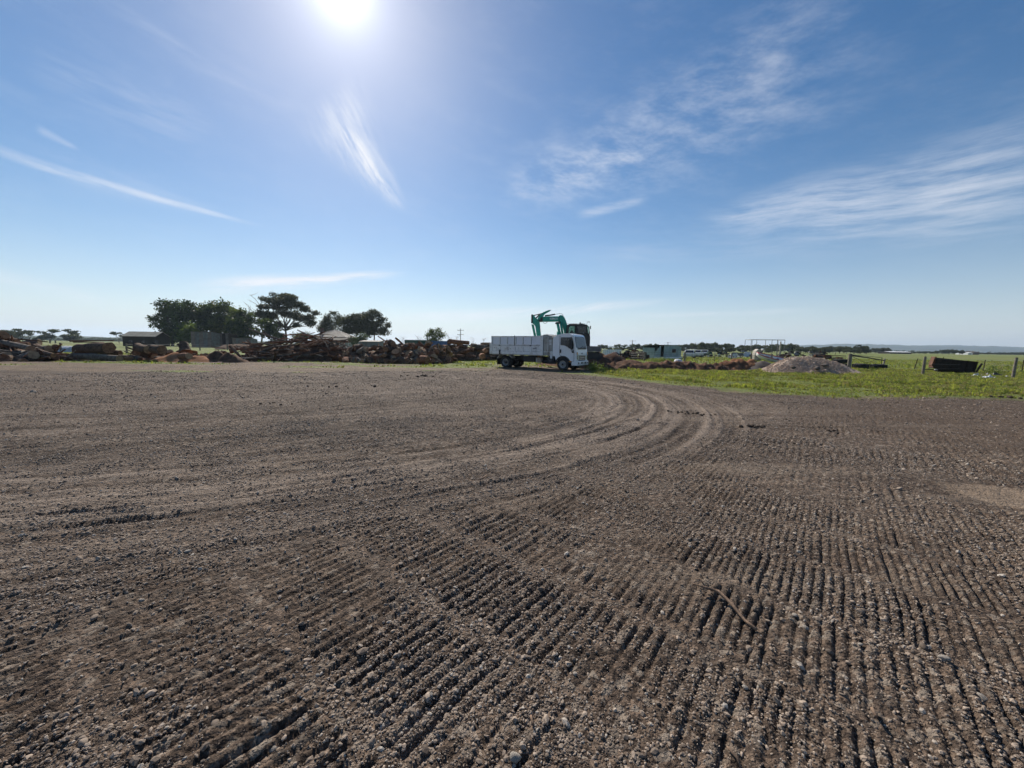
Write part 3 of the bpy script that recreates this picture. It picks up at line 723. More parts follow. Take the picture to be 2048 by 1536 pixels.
grass_scatter('paddock_grass', 42000, (-10, 110), (30, 85), lambda X, Y: 0.9 * (X > 2 + 0 * Y), 303, [M['grass'], M['grass'], M['weed'], M['dry_grass']], 0.10, 0.22, 'green paddock grass beyond the fence', blades=8)

# ------------------------------------------------------------------ hills and far woods
def ridge(name, Y, pts, depth, mat, seed, rough, n=220):
    """rounded range of hills along a line of (X, height)"""
    q = np.random.RandomState(seed); X = np.linspace(pts[0][0], pts[-1][0], n); Hh = np.interp(X, [p[0] for p in pts], [p[1] for p in pts])
    rows = 14; V = []
    for j in range(rows):
        t = j / (rows - 1); env = math.sin(t * math.pi) ** 0.8
        V.append(np.stack([X, np.full(n, Y + (t - 0.5) * depth), np.maximum(-0.5, Hh * env * (1 + rough * fbm(X / (0.06 * depth) + 7 * t, X * 0 + t * 6, seed, 4)) - 0.4)], 1))
    V = np.concatenate(V); i = np.arange(rows * n).reshape(rows, n)
    F = np.stack([i[:-1, :-1], i[:-1, 1:], i[1:, 1:], i[1:, :-1]], -1).reshape(-1, 4)
    return obj(name, np_mesh(name, V, F, mat, True))
def zat(px, py, Y): return at(px, py, Y).z
Yh = 4200
tag(ridge('hills', Yh, [(at(px, 700, Yh).x, max(2, zat(px, py, Yh))) for px, py in ((1150, 695), (1260, 691), (1330, 692), (1450, 695), (1540, 693), (1620, 690.5), (1700, 688.5), (1780, 690.5), (1850, 692), (1930, 692.5), (2040, 695), (2200, 700), (2450, 704))],
          1500, M['hill'], 5, 0.25), kind='structure')
Yh2 = 5200
tag(ridge('far_hills', Yh2, [(at(px, 700, Yh2).x, max(2, zat(px, py, Yh2))) for px, py in ((1500, 694), (1650, 691), (1800, 691.5), (1900, 691), (1980, 693), (2100, 697), (2300, 702))], 1200, M['hill'], 8, 0.2), kind='structure')
tag(ridge('left_rise', 1500, [(at(px, 700, 1500).x, max(1, zat(px, py, 1500))) for px, py in ((-600, 662), (-200, 668), (0, 671), (120, 672), (240, 674.5), (420, 680), (700, 686), (1000, 691))], 500, M['hill'], 9, 0.3), kind='structure')

# ------------------------------------------------------------------ trees
def leaf_cloud(lobes, per_m3, size, seed, clump=0.5, droop=0.0):
    """small leaf faces in clumps spread through ellipsoid lobes -> vertices, faces"""
    q = np.random.RandomState(seed); C = []
    for (cx, cy, cz, rx, ry, rz) in lobes:
        vol = 4.19 * rx * ry * rz; nc = max(8, int(2.0 * per_m3 * vol ** 0.85))
        d = q.normal(size=(nc, 3)); d /= np.linalg.norm(d, axis=1)[:, None]
        rr = q.uniform(0.35, 1.0, nc) ** 0.5
        p = np.stack([cx + d[:, 0] * rr * rx, cy + d[:, 1] * rr * ry, cz + d[:, 2] * rr * rz], 1)
        p += q.normal(0, 0.06 * (rx + rz), p.shape)
        C.append(p)
    C = np.concatenate(C); k = 8
    P = np.repeat(C, k, 0) + q.normal(0, clump, (len(C) * k, 3)) * np.array([1, 1, 0.7])
    n = len(P); a = q.normal(size=(n, 3)); a /= np.linalg.norm(a, axis=1)[:, None]
    b = np.cross(a, q.normal(size=(n, 3))); b /= np.linalg.norm(b, axis=1)[:, None]
    if droop: a[:, 2] -= droop; a /= np.linalg.norm(a, axis=1)[:, None]
    s = (size * q.uniform(0.55, 1.25, n))[:, None]
    V = np.stack([P - a * s, P + b * s * 0.55, P + a * s, P - b * s * 0.55], 1).reshape(-1, 3)
    return V, np.arange(n * 4).reshape(n, 4)
def limbs_mesh(lobes, base, fork, r0, seed, twigs=4, name='trunk', mat=None):
    rnd = random.Random(seed); mb = MB(); base = Vector(base); fork = Vector(fork)
    mid = (base + fork) / 2 + Vector((rnd.uniform(-.1, .1), rnd.uniform(-.1, .1), 0)) * (fork - base).length
    mb.tube([base - Vector((0, 0, 0.3)), base + (mid - base) * 0.15, mid, fork], [r0 * 1.35, r0 * 1.05, r0 * 0.85, r0 * 0.7], 8, rnd=rnd, jit=0.06)
    for L in (lobes if len(lobes) < 14 else lobes[::4]):
        c = Vector(L[:3]); rx, rz = L[3], L[5]; st = base.lerp(fork, rnd.uniform(0.75, 1.0)); e = c + Vector((0, 0, -0.35 * rz))
        m1 = st.lerp(e, 0.45) + Vector((rnd.uniform(-.12, .12), rnd.uniform(-.12, .12), rnd.uniform(-.12, 0.02))) * (e - st).length
        mb.tube([st, m1, e], [r0 * 0.5, r0 * 0.34, r0 * 0.16], 6, rnd=rnd, jit=0.05)
        for _ in range(twigs):
            d = Vector((rnd.uniform(-1, 1) * rx, rnd.uniform(-1, 1) * L[4], rnd.uniform(-0.3, 0.9) * rz))
            mb.tube([m1.lerp(e, rnd.uniform(0.4, 1)), c + d * 0.45, c + d * 0.9], [r0 * 0.16, r0 * 0.1, r0 * 0.03], 4, rnd=rnd)
    return mb.mesh(name, mat or M['trunk'], True)
def px_tree(name, Y, lobes_px, base_px, fork_px, leaf, label, cat, seed, dens=1.6, size=0.24, r0=0.35, clump=0.5, twigs=4, depth=0.9, group=None, droop=0.0):
    """tree standing at distance Y whose crown lobes lie in the directions given"""
    rnd = random.Random(seed); sc = Y / FPX; B = at(base_px[0], base_px[1], Y); B.z = -0.13 if Y > 70 else 0.0
    lobes = []
    for cx, cy, rx, ry in lobes_px:
        p = at(cx, cy, Y) - B; w = rx * sc
        for dy in ((rnd.uniform(-0.5, 0.5),) if depth < 1 else (-0.6, 0.55)):
            for _ in range(6):
                d_ = Vector((rnd.gauss(0, 1), rnd.gauss(0, 1), rnd.gauss(0, 1))).normalized() * rnd.uniform(0.35, 0.85); k_ = rnd.uniform(0.40, 0.70)
                lobes.append((p.x + d_.x * w, dy * w * 1.4 + d_.y * w, p.z + d_.z * ry * sc, w * k_, w * k_, ry * sc * k_ * 1.45))
    fk = at(fork_px[0], fork_px[1], Y) - B
    t = empty(name, B); tag(t, label, cat, group)
    obj('trunk', limbs_mesh(lobes, (0, 0, 0), fk, r0, seed, twigs), t)
    V, F = leaf_cloud(lobes, dens, size, seed, clump, droop); obj('crown', np_mesh('crown', V, F, leaf), t)
    return t
px_tree('broadleaf_tree', 148, [(322, 640, 14, 12), (334, 664, 18, 12), (362, 668, 20, 12), (328, 618, 20, 10), (352, 611, 26, 9), (378, 614, 16, 9), (340, 632, 24, 12), (326, 652, 15, 14), (352, 652, 26, 16), (380, 634, 20, 16), (340, 672, 26, 10)], (345, 690), (347, 668), M['leaf_dark'],
        'dark green broadleaf tree at left end of the farm trees', 'tree', 21, 0.46, 0.46, 0.45, 0.55)
px_tree('broadleaf_tree', 152, [(395, 624, 16, 10), (460, 626, 14, 9), (418, 621, 20, 10), (440, 616, 22, 10), (402, 634, 20, 13), (432, 638, 28, 15), (455, 640, 18, 14), (415, 656, 26, 14), (446, 660, 26, 14), (398, 662, 14, 12)], (430, 690), (430, 665), M['leaf_mid'],
        'broad rounded tree rising behind the corrugated iron shed', 'tree', 22, 0.46, 0.46, 0.45, 0.55)
px_tree('bush', 138, [(368, 655, 14, 9), (382, 662, 12, 9), (362, 668, 14, 8), (378, 676, 16, 8)], (370, 690), (370, 680), M['leaf_bright'], 'sunlit yellow-green bush left of the corrugated iron shed', 'bush', 23, 0.9, 0.38, 0.15, 0.4)
px_tree('broadleaf_tree', 146, [(478, 626, 14, 9), (495, 634, 14, 9), (470, 642, 20, 11), (492, 652, 22, 12), (470, 662, 22, 11), (505, 668, 24, 10), (484, 676, 26, 8)], (486, 690), (486, 670), M['leaf_mid'],
        'bushy light green tree between the iron shed and the tall gum', 'tree', 24, 0.65, 0.44, 0.35, 0.5)
px_tree('bush', 142, [(535, 646, 14, 8), (548, 658, 14, 10), (530, 664, 16, 9), (550, 674, 16, 8)], (540, 690), (540, 676), M['leaf_mid'], 'green bush at the foot of the tall gum tree', 'bush', 25, 0.9, 0.38, 0.18, 0.4)
px_tree('gum_tree', 158, [(560, 591, 22, 5), (585, 594, 16, 5), (545, 600, 18, 5), (572, 604, 22, 5), (530, 614, 14, 4), (556, 615, 20, 5), (592, 611, 15, 5), (612, 617, 14, 5), (628, 626, 9, 4),
         (527, 628, 16, 6), (548, 634, 18, 6), (580, 627, 16, 5), (606, 634, 17, 6), (532, 645, 14, 6), (618, 646, 12, 6), (556, 650, 12, 5), (596, 650, 9, 4)], (574, 690), (570, 652), M['leaf_gum'],
        'tall spreading gum tree with layered open crown, tallest of all', 'tree', 26, 1.9, 0.30, 0.42, 0.42, 5)
px_tree('gum_tree', 175, [(655, 636, 9, 5), (668, 628, 9, 4), (676, 637, 10, 5), (648, 646, 11, 6), (664, 648, 13, 6), (682, 648, 9, 5), (640, 656, 12, 6), (660, 660, 14, 6)], (662, 690), (661, 662), M['leaf_gum'],
        'wispy gum tree rising behind the hipped house roof', 'tree', 27, 1.6, 0.30, 0.30, 0.5)
px_tree('gum_tree', 165, [(690, 662, 15, 8), (728, 648, 15, 8), (705, 634, 13, 6), (722, 631, 14, 6), (698, 645, 16, 7), (718, 645, 16, 8), (710, 657, 20, 8), (730, 656, 12, 7)], (714, 690), (714, 664), M['leaf_gum'],
        'dense brownish gum tree right of the hipped house', 'tree', 28, 1.8, 0.30, 0.34, 0.5)
px_tree('gum_tree', 160, [(732, 640, 12, 7), (738, 664, 16, 7), (762, 664, 12, 6), (745, 623, 12, 4), (758, 630, 10, 5), (742, 634, 12, 5), (764, 640, 10, 5), (775, 650, 6, 4), (750, 648, 14, 6), (766, 658, 8, 5), (742, 660, 12, 6)], (748, 690), (749, 662), M['leaf_gum'],
        'taller airy gum tree at right end of the farm trees', 'tree', 29, 1.7, 0.30, 0.32, 0.48)
px_tree('bush', 128, [(716, 677, 16, 7), (706, 681, 10, 6), (728, 681, 11, 6)], (716, 693), (716, 688), M['leaf_dark'], 'dark rounded garden bush beside the house', 'bush', 30, 3.0, 0.20, 0.15, 0.35)
px_tree('small_tree', 120, [(864, 662, 6, 4), (876, 663, 8, 4), (858, 670, 9, 4), (872, 671, 12, 5), (884, 671, 7, 4), (866, 678, 14, 4)], (871, 694), (871, 681), M['leaf_mid'], 'small rounded tree behind the blue shipping container', 'tree', 31, 2.4, 0.20, 0.18, 0.34)
px_tree('bush', 135, [(612, 672, 18, 6), (600, 678, 14, 6), (628, 680, 10, 5)], (610, 692), (610, 684), M['leaf_mid'], 'low green bushes in front of the house chimney', 'bush', 32, 2.4, 0.22, 0.14, 0.4)

def dead_tree(name, px, py, Y, top, label, seed, group=None):
    rnd = random.Random(seed); B = at(px, py, Y); B.z = -0.13; Hh = zat(px, top, Y) - B.z; mb = MB()
    mb.tube([(0, 0, -0.2), (0.05 * Hh, 0, Hh * 0.3), (0.0, 0, Hh * 0.6), (0.06 * Hh, 0, Hh)], [Hh * .018, Hh * .014, Hh * .009, Hh * .004], 6)
    for i in range(16):
        z = Hh * rnd.uniform(0.3, 0.9); a = rnd.uniform(0, 6.28); L = Hh * rnd.uniform(0.15, 0.4)
        p = Vector((0.02 * Hh, 0, z)); e = p + Vector((math.cos(a) * L, math.sin(a) * L, L * rnd.uniform(0.3, 0.9))); m = p.lerp(e, 0.5) + Vector((0, 0, rnd.uniform(-.1, .1) * L))
        mb.tube([p, m, e], [Hh * .007, Hh * .005, Hh * .002], 4)
        for _ in range(2):
            f = m + Vector((rnd.uniform(-1, 1), rnd.uniform(-1, 1), rnd.uniform(0.2, 1))) * L * 0.4; mb.tube([m.lerp(e, rnd.random()), f], [Hh * .0035, Hh * .0015], 4)
    return tag(obj(name, mb.mesh(name, M['dead_wood'], True), None, B), label, 'tree', group)
dead_tree('dead_tree', 500, 690, 190, 612, 'bare dead tree between the broadleaf trees and tall gum', 1)
dead_tree('dead_tree', 522, 690, 180, 596, 'bare dead branches rising left of the tall gum crown', 2)
for i, (px, top) in enumerate(((772, 676), (806, 672), (836, 671), (850, 674))):
    dead_tree('dead_tree', px, 694, 210, top, 'leafless tree on the skyline above the split wood heap', 10 + i, 'leafless trees above the wood heap')
for i, (px, top) in enumerate(((896, 669), (912, 672), (946, 677), (967, 676))):
    dead_tree('dead_tree', px, 695, 220, top, 'leafless tree on the skyline between small tree and truck', 20 + i, 'leafless trees left of the truck')

# far trees: a few kinds shared by many individuals
def far_tree(seed, kind):
    rnd = random.Random(seed); lobes = []
    if kind == 'umbrella':
        for _ in range(6): lobes.append((rnd.uniform(-.35, .35), rnd.uniform(-.35, .35), rnd.uniform(.62, .92), rnd.uniform(.14, .26), rnd.uniform(.14, .26), rnd.uniform(.05, .09)))
    elif kind == 'round':
        for _ in range(9): lobes.append((rnd.uniform(-.32, .32), rnd.uniform(-.3, .3), rnd.uniform(.32, .85), rnd.uniform(.16, .28), rnd.uniform(.16, .28), rnd.uniform(.11, .19)))
    else:
        for _ in range(10): lobes.append((rnd.uniform(-.5, .5), rnd.uniform(-.4, .4), rnd.uniform(.2, .75), rnd.uniform(.18, .3), rnd.uniform(.18, .3), rnd.uniform(.12, .22)))
    tr = limbs_mesh(lobes, (0, 0, 0), (rnd.uniform(-.06, .06), 0, .35), .028, seed, 1)
    V, F = leaf_cloud(lobes, 430, 0.05, seed, 0.035)
    return tr, np_mesh('crown', V, F, M['leaf_far'])
FT = [far_tree(100 + i, k) for i, k in enumerate(('umbrella', 'umbrella', 'round', 'round', 'round', 'mass', 'mass'))]
def plant(px, base, top, Y, kind, label, group, rnd, wid=1.0, name='gum_tree'):
    B = at(px, base, Y); B.z = -0.13; Hh = max(1.5, zat(px, top, Y) - B.z)
    t = empty(name, B, rnd.uniform(0, 6.28)); tag(t, label, 'tree', group); t.scale = (Hh * wid, Hh * wid, Hh)
    obj('trunk', FT[kind][0], t); obj('crown', FT[kind][1], t); return t
rnd = random.Random(50)
G1 = 'treeline beyond the paddock'
px = 1200
while px < 1735:
    if 1460 < px < 1480 or 1668 < px < 1678: px += 8; continue
    top = 686.5 + rnd.uniform(0, 7) + (2.5 if px > 1600 else 0) - (2.5 if 1370 < px < 1520 else 0)
    plant(px, 702, top, rnd.uniform(250, 330), rnd.choice((2, 3, 4, 2, 3, 1)), 'grey-green gum tree in the treeline beyond the paddock', G1, rnd, rnd.uniform(0.8, 1.3)); px += rnd.uniform(4, 9)
for i in range(34):
    plant(rnd.uniform(1200, 1740), 702, rnd.uniform(693, 697), rnd.uniform(235, 260), 5 + i % 2, 'low scrub tree at the foot of the far treeline', 'scrub under the treeline', rnd, rnd.uniform(1.2, 2.0))
for p_, t_ in ((1738, 699), (1750, 696), (1760, 695), (1768, 695), (1776, 697)):
    plant(p_, 707, t_, 380, 3, 'dark tree in the clump left of the long low shed', 'tree clump left of the long shed', rnd, 1.1)
for p_, t_ in ((1690, 701), (1704, 702), (1716, 702), (1728, 701.5)):
    plant(p_, 706, t_, 420, 5, 'low far tree between treeline and long shed', 'low trees left of the long shed', rnd, 1.9)
for p_, t_ in ((1826, 703), (1838, 702.5), (1850, 702), (1862, 703)):
    plant(p_, 708, t_, 450, 5, 'low tree in the gap right of the long shed', 'low trees right of the long shed', rnd, 1.7)
for p_, t_ in ((1874, 701), (1886, 699), (1897, 698.5), (1908, 698.5), (1919, 700), (1924, 702)):
    plant(p_, 709, t_, 380, 3, 'dark tree in the clump behind the rusty trailer body', 'tree clump behind the trailer body', rnd, 1.15)
for p_ in range(1930, 2120, 9):
    plant(p_, 709, 704.5 + rnd.uniform(0, 2), 520, 5, 'low tree in the far hedge at the right edge', 'far hedge trees at right', rnd, 2.0)
for p_, t_, k in ((-30, 655, 2), (4, 659, 0), (22, 657, 2), (46, 658, 1), (60, 660, 0)):
    plant(p_, 680, t_, 260, k, 'gum tree behind the far left wood heap', 'gums behind the left wood heap', rnd, 1.1)
plant(88, 680, 668, 260, 5, 'low wide scrub tree left of the umbrella-crowned gum', None, rnd, 1.5)
plant(101, 680, 657.5, 260, 0, 'umbrella-crowned gum left of the white wrapped heap', None, rnd, 1.1)
plant(140, 680, 658.5, 270, 1, 'umbrella-crowned gum above the white wrapped heap', None, rnd, 1.05)
plant(146, 680, 668, 265, 5, 'low scrub tree under the umbrella-crowned gum', None, rnd, 1.6)
plant(238, 682, 663, 230, 0, 'small flat-topped tree at left end of the long farm shed', None, rnd, 0.9)
def wood_band(name, label, Y, a, b, base, top, seed, n):
    q = random.Random(seed); lobes = []
    for _ in range(n):
        p_ = q.uniform(a, b); hgt = 1.6 + Y / FPX * q.uniform(0.35, 1.0) * top; w = hgt * q.uniform(0.5, 1.2); X = at(p_, base, Y).x
        lobes.append((X, Y + q.uniform(-20, 20), hgt * 0.45, w, w, hgt * 0.5))
    V, F = leaf_cloud(lobes, 0.35, 0.75, seed, 0.9); tag(obj(name, np_mesh(name, V, F, M['leaf_far'])), label, 'wood', None, 'stuff')
wood_band('far_wood', 'hazy far-off wood along the left horizon', 620, -120, 300, 679, 5.0, 3, 90)
wood_band('far_wood', 'dark far-off wood along the right horizon', 700, 1560, 2120, 705, 3.0, 4, 90)

# ------------------------------------------------------------------ farm buildings
def corr(mb, p0, p1, z0, z1, pitch=0.25, amp=0.03, side=1, top=None):
    """corrugated sheet wall between two ground points; top may give the z of each end"""
    p0, p1 = Vector(p0), Vector(p1); L = (p1 - p0).length; n = max(4, int(L / pitch * 2)); d = (p1 - p0) / L; nn = Vector((d.y, -d.x, 0)) * side
    vs = []
    for i in range(n + 1):
        t = i / n; q = p0 + d * (L * t) + nn * (amp if i % 2 else -amp); zt = z1 if top is None else top[0] + (top[1] - top[0]) * t
        vs += [(q.x, q.y, z0), (q.x, q.y, zt)]
    mb.add(vs, [(2 * i, 2 * i + 2, 2 * i + 3, 2 * i + 1) for i in range(n)]); return mb
def roof_sheet(mb, a, b, c, d, n=20, amp=0.04):
    """ribbed roof plane: a-b is the eave, d-c the ridge"""
    a, b, c, d = map(Vector, (a, b, c, d)); nn = (b - a).cross(d - a).normalized(); vs = []
    for i in range(n + 1):
        t = i / n; o = nn * (amp if i % 2 else 0); vs += [a.lerp(b, t) + o, d.lerp(c, t) + o]
    mb.add(vs, [(2 * i, 2 * i + 2, 2 * i + 3, 2 * i + 1) for i in range(n)]); return mb
def long_shed():
    Y = 122; x0, x1 = at(246, 690, Y).x, at(312, 690, Y).x; ze, zr = zat(270, 672, Y), zat(270, 662.5, Y); w = 5.0
    t = empty('farm_shed', ((x0 + x1) / 2, Y, -0.13)); L = (x1 - x0) / 2; z = -t.location.z
    tag(t, 'long low farm shed with weathered gable roof, left of the trees', 'shed')
    mb = MB(); corr(mb, (-L, 0, 0), (L, 0, 0), 0, ze); corr(mb, (-L, w, 0), (L, w, 0), 0, ze, side=-1)
    mb.prism([(0, 0), (w, 0), (w, ze), (w / 2, zr), (0, ze)], -L - 0.02, -L + 0.05, 'x'); mb.prism([(0, 0), (w, 0), (w, ze), (w / 2, zr), (0, ze)], L - 0.05, L + 0.02, 'x')
    mb.build('wall', M['dark_rust'], t)
    roof = MB(); roof_sheet(roof, (-L - .3, -.35, ze), (L + .3, -.35, ze), (L + .3, w / 2, zr + .1), (-L - .3, w / 2, zr + .1), 34); roof_sheet(roof, (L + .3, w + .35, ze), (-L - .3, w + .35, ze), (-L - .3, w / 2, zr + .1), (L + .3, w / 2, zr + .1), 34)
    roof.build('roof', M['roof_tan'], t, recalc=False)
    for k in range(3): MB().box(-L + 2 + k * 4, -L + 3.2 + k * 4, -.08, -.04, 0.9, 1.8).build('window', M['glass_dark'], t)
long_shed()
def iron_shed(name, a, b, top, Y, mat, label, w=3.5, lean=0.0):
    x0, x1 = at(a, 690, Y).x, at(b, 690, Y).x; zt = zat((a + b) / 2, top, Y) + 0.13; L = (x1 - x0) / 2
    t = empty(name, ((x0 + x1) / 2, Y, -0.13)); tag(t, label, 'shed')
    mb = MB(); npan = 5
    for i in range(npan):                                      # separate sheets, each a bit out of line
        u0, u1 = -L + 2 * L * i / npan, -L + 2 * L * (i + 1) / npan - 0.03; pm = MB(); corr(pm, (u0, random.uniform(-.05, .05), 0), (u1, random.uniform(-.05, .05), 0), 0, zt + random.uniform(-.12, .08), 0.2)
        pm.build('wall_sheet', mat if i % 2 else M['iron_rusty'], t, recalc=False)
    corr(mb, (-L, w, 0), (L, w, 0), 0, zt - .4, side=-1); corr(mb, (-L, 0, 0), (-L, w, 0), 0, zt, side=-1, top=(zt, zt - .4)); corr(mb, (L, 0, 0), (L, w, 0), 0, zt, top=(zt, zt - .4)); mb.build('wall', mat, t, recalc=False)
    rf = MB(); roof_sheet(rf, (-L - .2, -.3, zt + .1), (L + .2, -.3, zt + .1), (L + .2, w + .2, zt - .3), (-L - .2, w + .2, zt - .3), 24); rf.build('roof', M['roof_iron'], t, recalc=False); return t
M['iron_rusty'] = simple('iron_rusty', (0.24, 0.20, 0.175), (0.15, 0.10, 0.08), 1.0, 0.6, 0.3, 0.5)
iron_shed('iron_shed', 383, 424, 664, 118, M['iron'], 'upright corrugated iron shed of mismatched sheets under the trees')
iron_shed('lean_to', 426, 458, 667, 122, M['dark_rust'], 'dark low lean-to shed right of the corrugated iron shed', 4)
iron_shed('iron_tank_shed', 465, 502, 676, 112, M['iron'], 'low grey iron shed half hidden by bushes and branches', 3)
def house():
    Y = 132; X = lambda p: at(p, 690, Y).x; t = empty('farmhouse', (X(664), Y, -0.13)); o = t.location.x
    tag(t, 'old farmhouse with hipped iron roof behind the branch heap', 'house')
    ze, zr, zv = zat(660, 674, Y) + .13, zat(660, 658.5, Y) + .13, zat(660, 682, Y) + .13
    a, b = X(628) - o, X(693) - o; w = 11.0; r0, r1 = X(648) - o, X(660) - o
    MB().box(a + .4, b - .4, .4, w - .4, 0, ze).build('wall', M['wall_cream'], t)
    rf = MB(); A, B_, C_, D_ = (a, 0, ze), (b, 0, ze), (b, w, ze), (a, w, ze); e, f = (r0, w / 2, zr), (r1, w / 2, zr)
    roof_sheet(rf, A, B_, f, e, 36); roof_sheet(rf, C_, D_, e, f, 36); roof_sheet(rf, B_, C_, f, f, 24); roof_sheet(rf, D_, A, e, e, 24)
    hroof = rf.build('roof', M['roof_iron'], t, recalc=False)
    v = MB(); va, vb = X(632) - o, X(706) - o; roof_sheet(v, (va, -2.8, zv), (vb, -2.8, zv), (vb - 1.4, .1, ze - .08), (va + .8, .1, ze - .08), 40, .03); v.build('verandah_roof', M['roof_pale'], t, recalc=False)
    for k in range(5): MB().box(va + .4 + k * (vb - va - .8) / 4 - .05, va + .4 + k * (vb - va - .8) / 4 + .05, -2.7, -2.6, 0, zv).build('verandah_post', M['white'], t)
    for k in (0.25, 0.7): MB().box(a + (b - a) * k - .6, a + (b - a) * k + .6, .34, .39, .9, 2.2).build('window', M['glass_dark'], t)
    MB().box(a + (b - a) * .48 - .45, a + (b - a) * .48 + .45, .34, .39, 0, 2.1).build('door', M['brick'], t)
    cz = zat(634, 655, Y) + .13; c = MB(); c.box(X(632) - o, X(637) - o, 3, 4, ze - .6, cz); c.box(X(631.4) - o, X(637.6) - o, 2.9, 4.1, cz - .25, cz - .08); c.build('chimney', M['brick'], hroof)
house()
def low_roof(px0, px1, top, Y, label):
    a, b = at(px0, 690, Y), at(px1, 690, Y); zt = zat((px0 + px1) / 2, top, Y) + .13; t = empty('outbuilding', ((a.x + b.x) / 2, Y, -.13)); tag(t, label, 'shed'); L = (b.x - a.x) / 2
    m = MB(); corr(m, (-L, 0, 0), (L, 0, 0), 0, zt - .35); corr(m, (-L, 4, 0), (L, 4, 0), 0, zt, side=-1); corr(m, (-L, 0, 0), (-L, 4, 0), 0, zt - .3, side=-1); corr(m, (L, 0, 0), (L, 4, 0), 0, zt - .3); m.build('wall', M['iron'], t, recalc=False)
    r = MB(); roof_sheet(r, (-L - .2, -.3, zt - .3), (L + .2, -.3, zt - .3), (L + .2, 4.3, zt + .1), (-L - .2, 4.3, zt + .1), 24); r.build('roof', M['roof_iron'], t, recalc=False)
low_roof(718, 758, 681, 105, 'low outbuilding with pale iron roof right of the garden bush')
def container(px0, px1, top, Y, mat, label):
    a, b = at(px0, 690, Y), at(px1, 690, Y); L = b.x - a.x; Hc = zat((px0 + px1) / 2, top, Y) + .13
    t = empty('shipping_container', (a.x, Y, -.13)); tag(t, label, 'container')
    m = MB(); corr(m, (0.1, 0.05, 0), (L - .1, .05, 0), .15, Hc - .12, .3, .035); corr(m, (.1, 2.35, 0), (L - .1, 2.35, 0), .15, Hc - .12, .3, .035, -1); m.build('side_panel', mat, t, recalc=False)
    f = MB()
    for y_ in (0, 2.3):
        f.box(0, L, y_, y_ + .1, 0, .15); f.box(0, L, y_, y_ + .1, Hc - .12, Hc)
        for x_ in (0, L - .12): f.box(x_, x_ + .12, y_, y_ + .1, .15, Hc - .12)
    f.build('frame', mat, t); MB().box(.1, L - .1, .1, 2.3, Hc - .05, Hc - .02).build('roof', mat, t)
    MB().box(L - .06, L - .02, .1, 2.3, .15, Hc - .12).build('door', mat, t); MB().box(.02, .06, .1, 2.3, .15, Hc - .12).build('end_panel', mat, t)
container(809, 866, 680, 90, M['cont_green'], 'dark green shipping container behind the split wood heap')
container(863, 898, 682, 82, M['cont_blue'], 'blue shipping container behind the split wood heap')
def power_pole(px, base, top, Y, label, arms=2, lean=0.0, group=None):
    B = at(px, base, Y); B.z = -.13; Hh = zat(px, top, Y) + .13; t = empty('power_pole', B); tag(t, label, 'power pole', group); t.rotation_euler.y = lean
    MB().tube([(0, 0, -.2), (0, 0, Hh)], [.16 * Y / 150, .11 * Y / 150], 8).build('pole', M['dead_wood'], t, True)
    for k in range(arms):
        arm_ = MB().box(-1.3 * Y / 150, 1.3 * Y / 150, -.06, .06, Hh * (1 - .09 - .2 * k) - .08, Hh * (1 - .09 - .2 * k) + .1).build('crossarm', M['dead_wood'], t)
        for s_ in (-1.1, -.4, .4, 1.1): MB().tube([(s_ * Y / 150, 0, Hh * (.91 - .2 * k) + .1), (s_ * Y / 150, 0, Hh * (.91 - .2 * k) + .3)], .05, 6).build('insulator', M['dead_wood'], arm_)
power_pole(921, 692, 657, 185, 'tall timber power pole with two crossarms left of the truck')
power_pole(1264, 701, 680, 330, 'distant power pole nearest the truck on its right', 1)
power_pole(1335, 701, 684, 400, 'distant power pole above the pale green shed', 1)
power_pole(1390, 702, 685, 420, 'distant power pole above the row of white cars', 1)

# ------------------------------------------------------------------ logs
def log_mesh(seed, L, r0, r1, bend=0.05, jit=0.07, mats=None, n=9, seg=7, skew=0.25):
    rnd = random.Random(seed); mb = MB(); pts = []; rad = []
    bx, bz, ph = rnd.uniform(-bend, bend) * L, rnd.uniform(-bend, bend) * L, rnd.uniform(0, 3)
    for i in range(seg + 1):
        t = i / seg; pts.append(((t - .5) * L, bx * math.sin(t * 3.1 + ph), bz * math.sin(t * 3.1 + ph * .7))); rad.append((r0 + (r1 - r0) * t) * (1 + rnd.uniform(-jit, jit)))
    mb.tube(pts, rad, n, False, jit, rnd)
    b = [rnd.uniform(-skew, skew) for _ in range(4)]
    for k in range(n):                                   # sawn off a little askew
        for j, o in ((0, 0), (seg * n, 2)):
            v = mb.v[j + k]; c = pts[0] if j == 0 else pts[-1]; mb.v[j + k] = (v[0] + (v[1] - c[1]) * b[o] + (v[2] - c[2]) * b[o + 1], v[1], v[2])
    mb.cur = 1; mb.f.append(tuple(range(n - 1, -1, -1))); mb.mi.append(1); mb.f.append(tuple(seg * n + k for k in range(n))); mb.mi.append(1)
    return mb.mesh('log', mats or [M['bark'], M['sawn']], False)
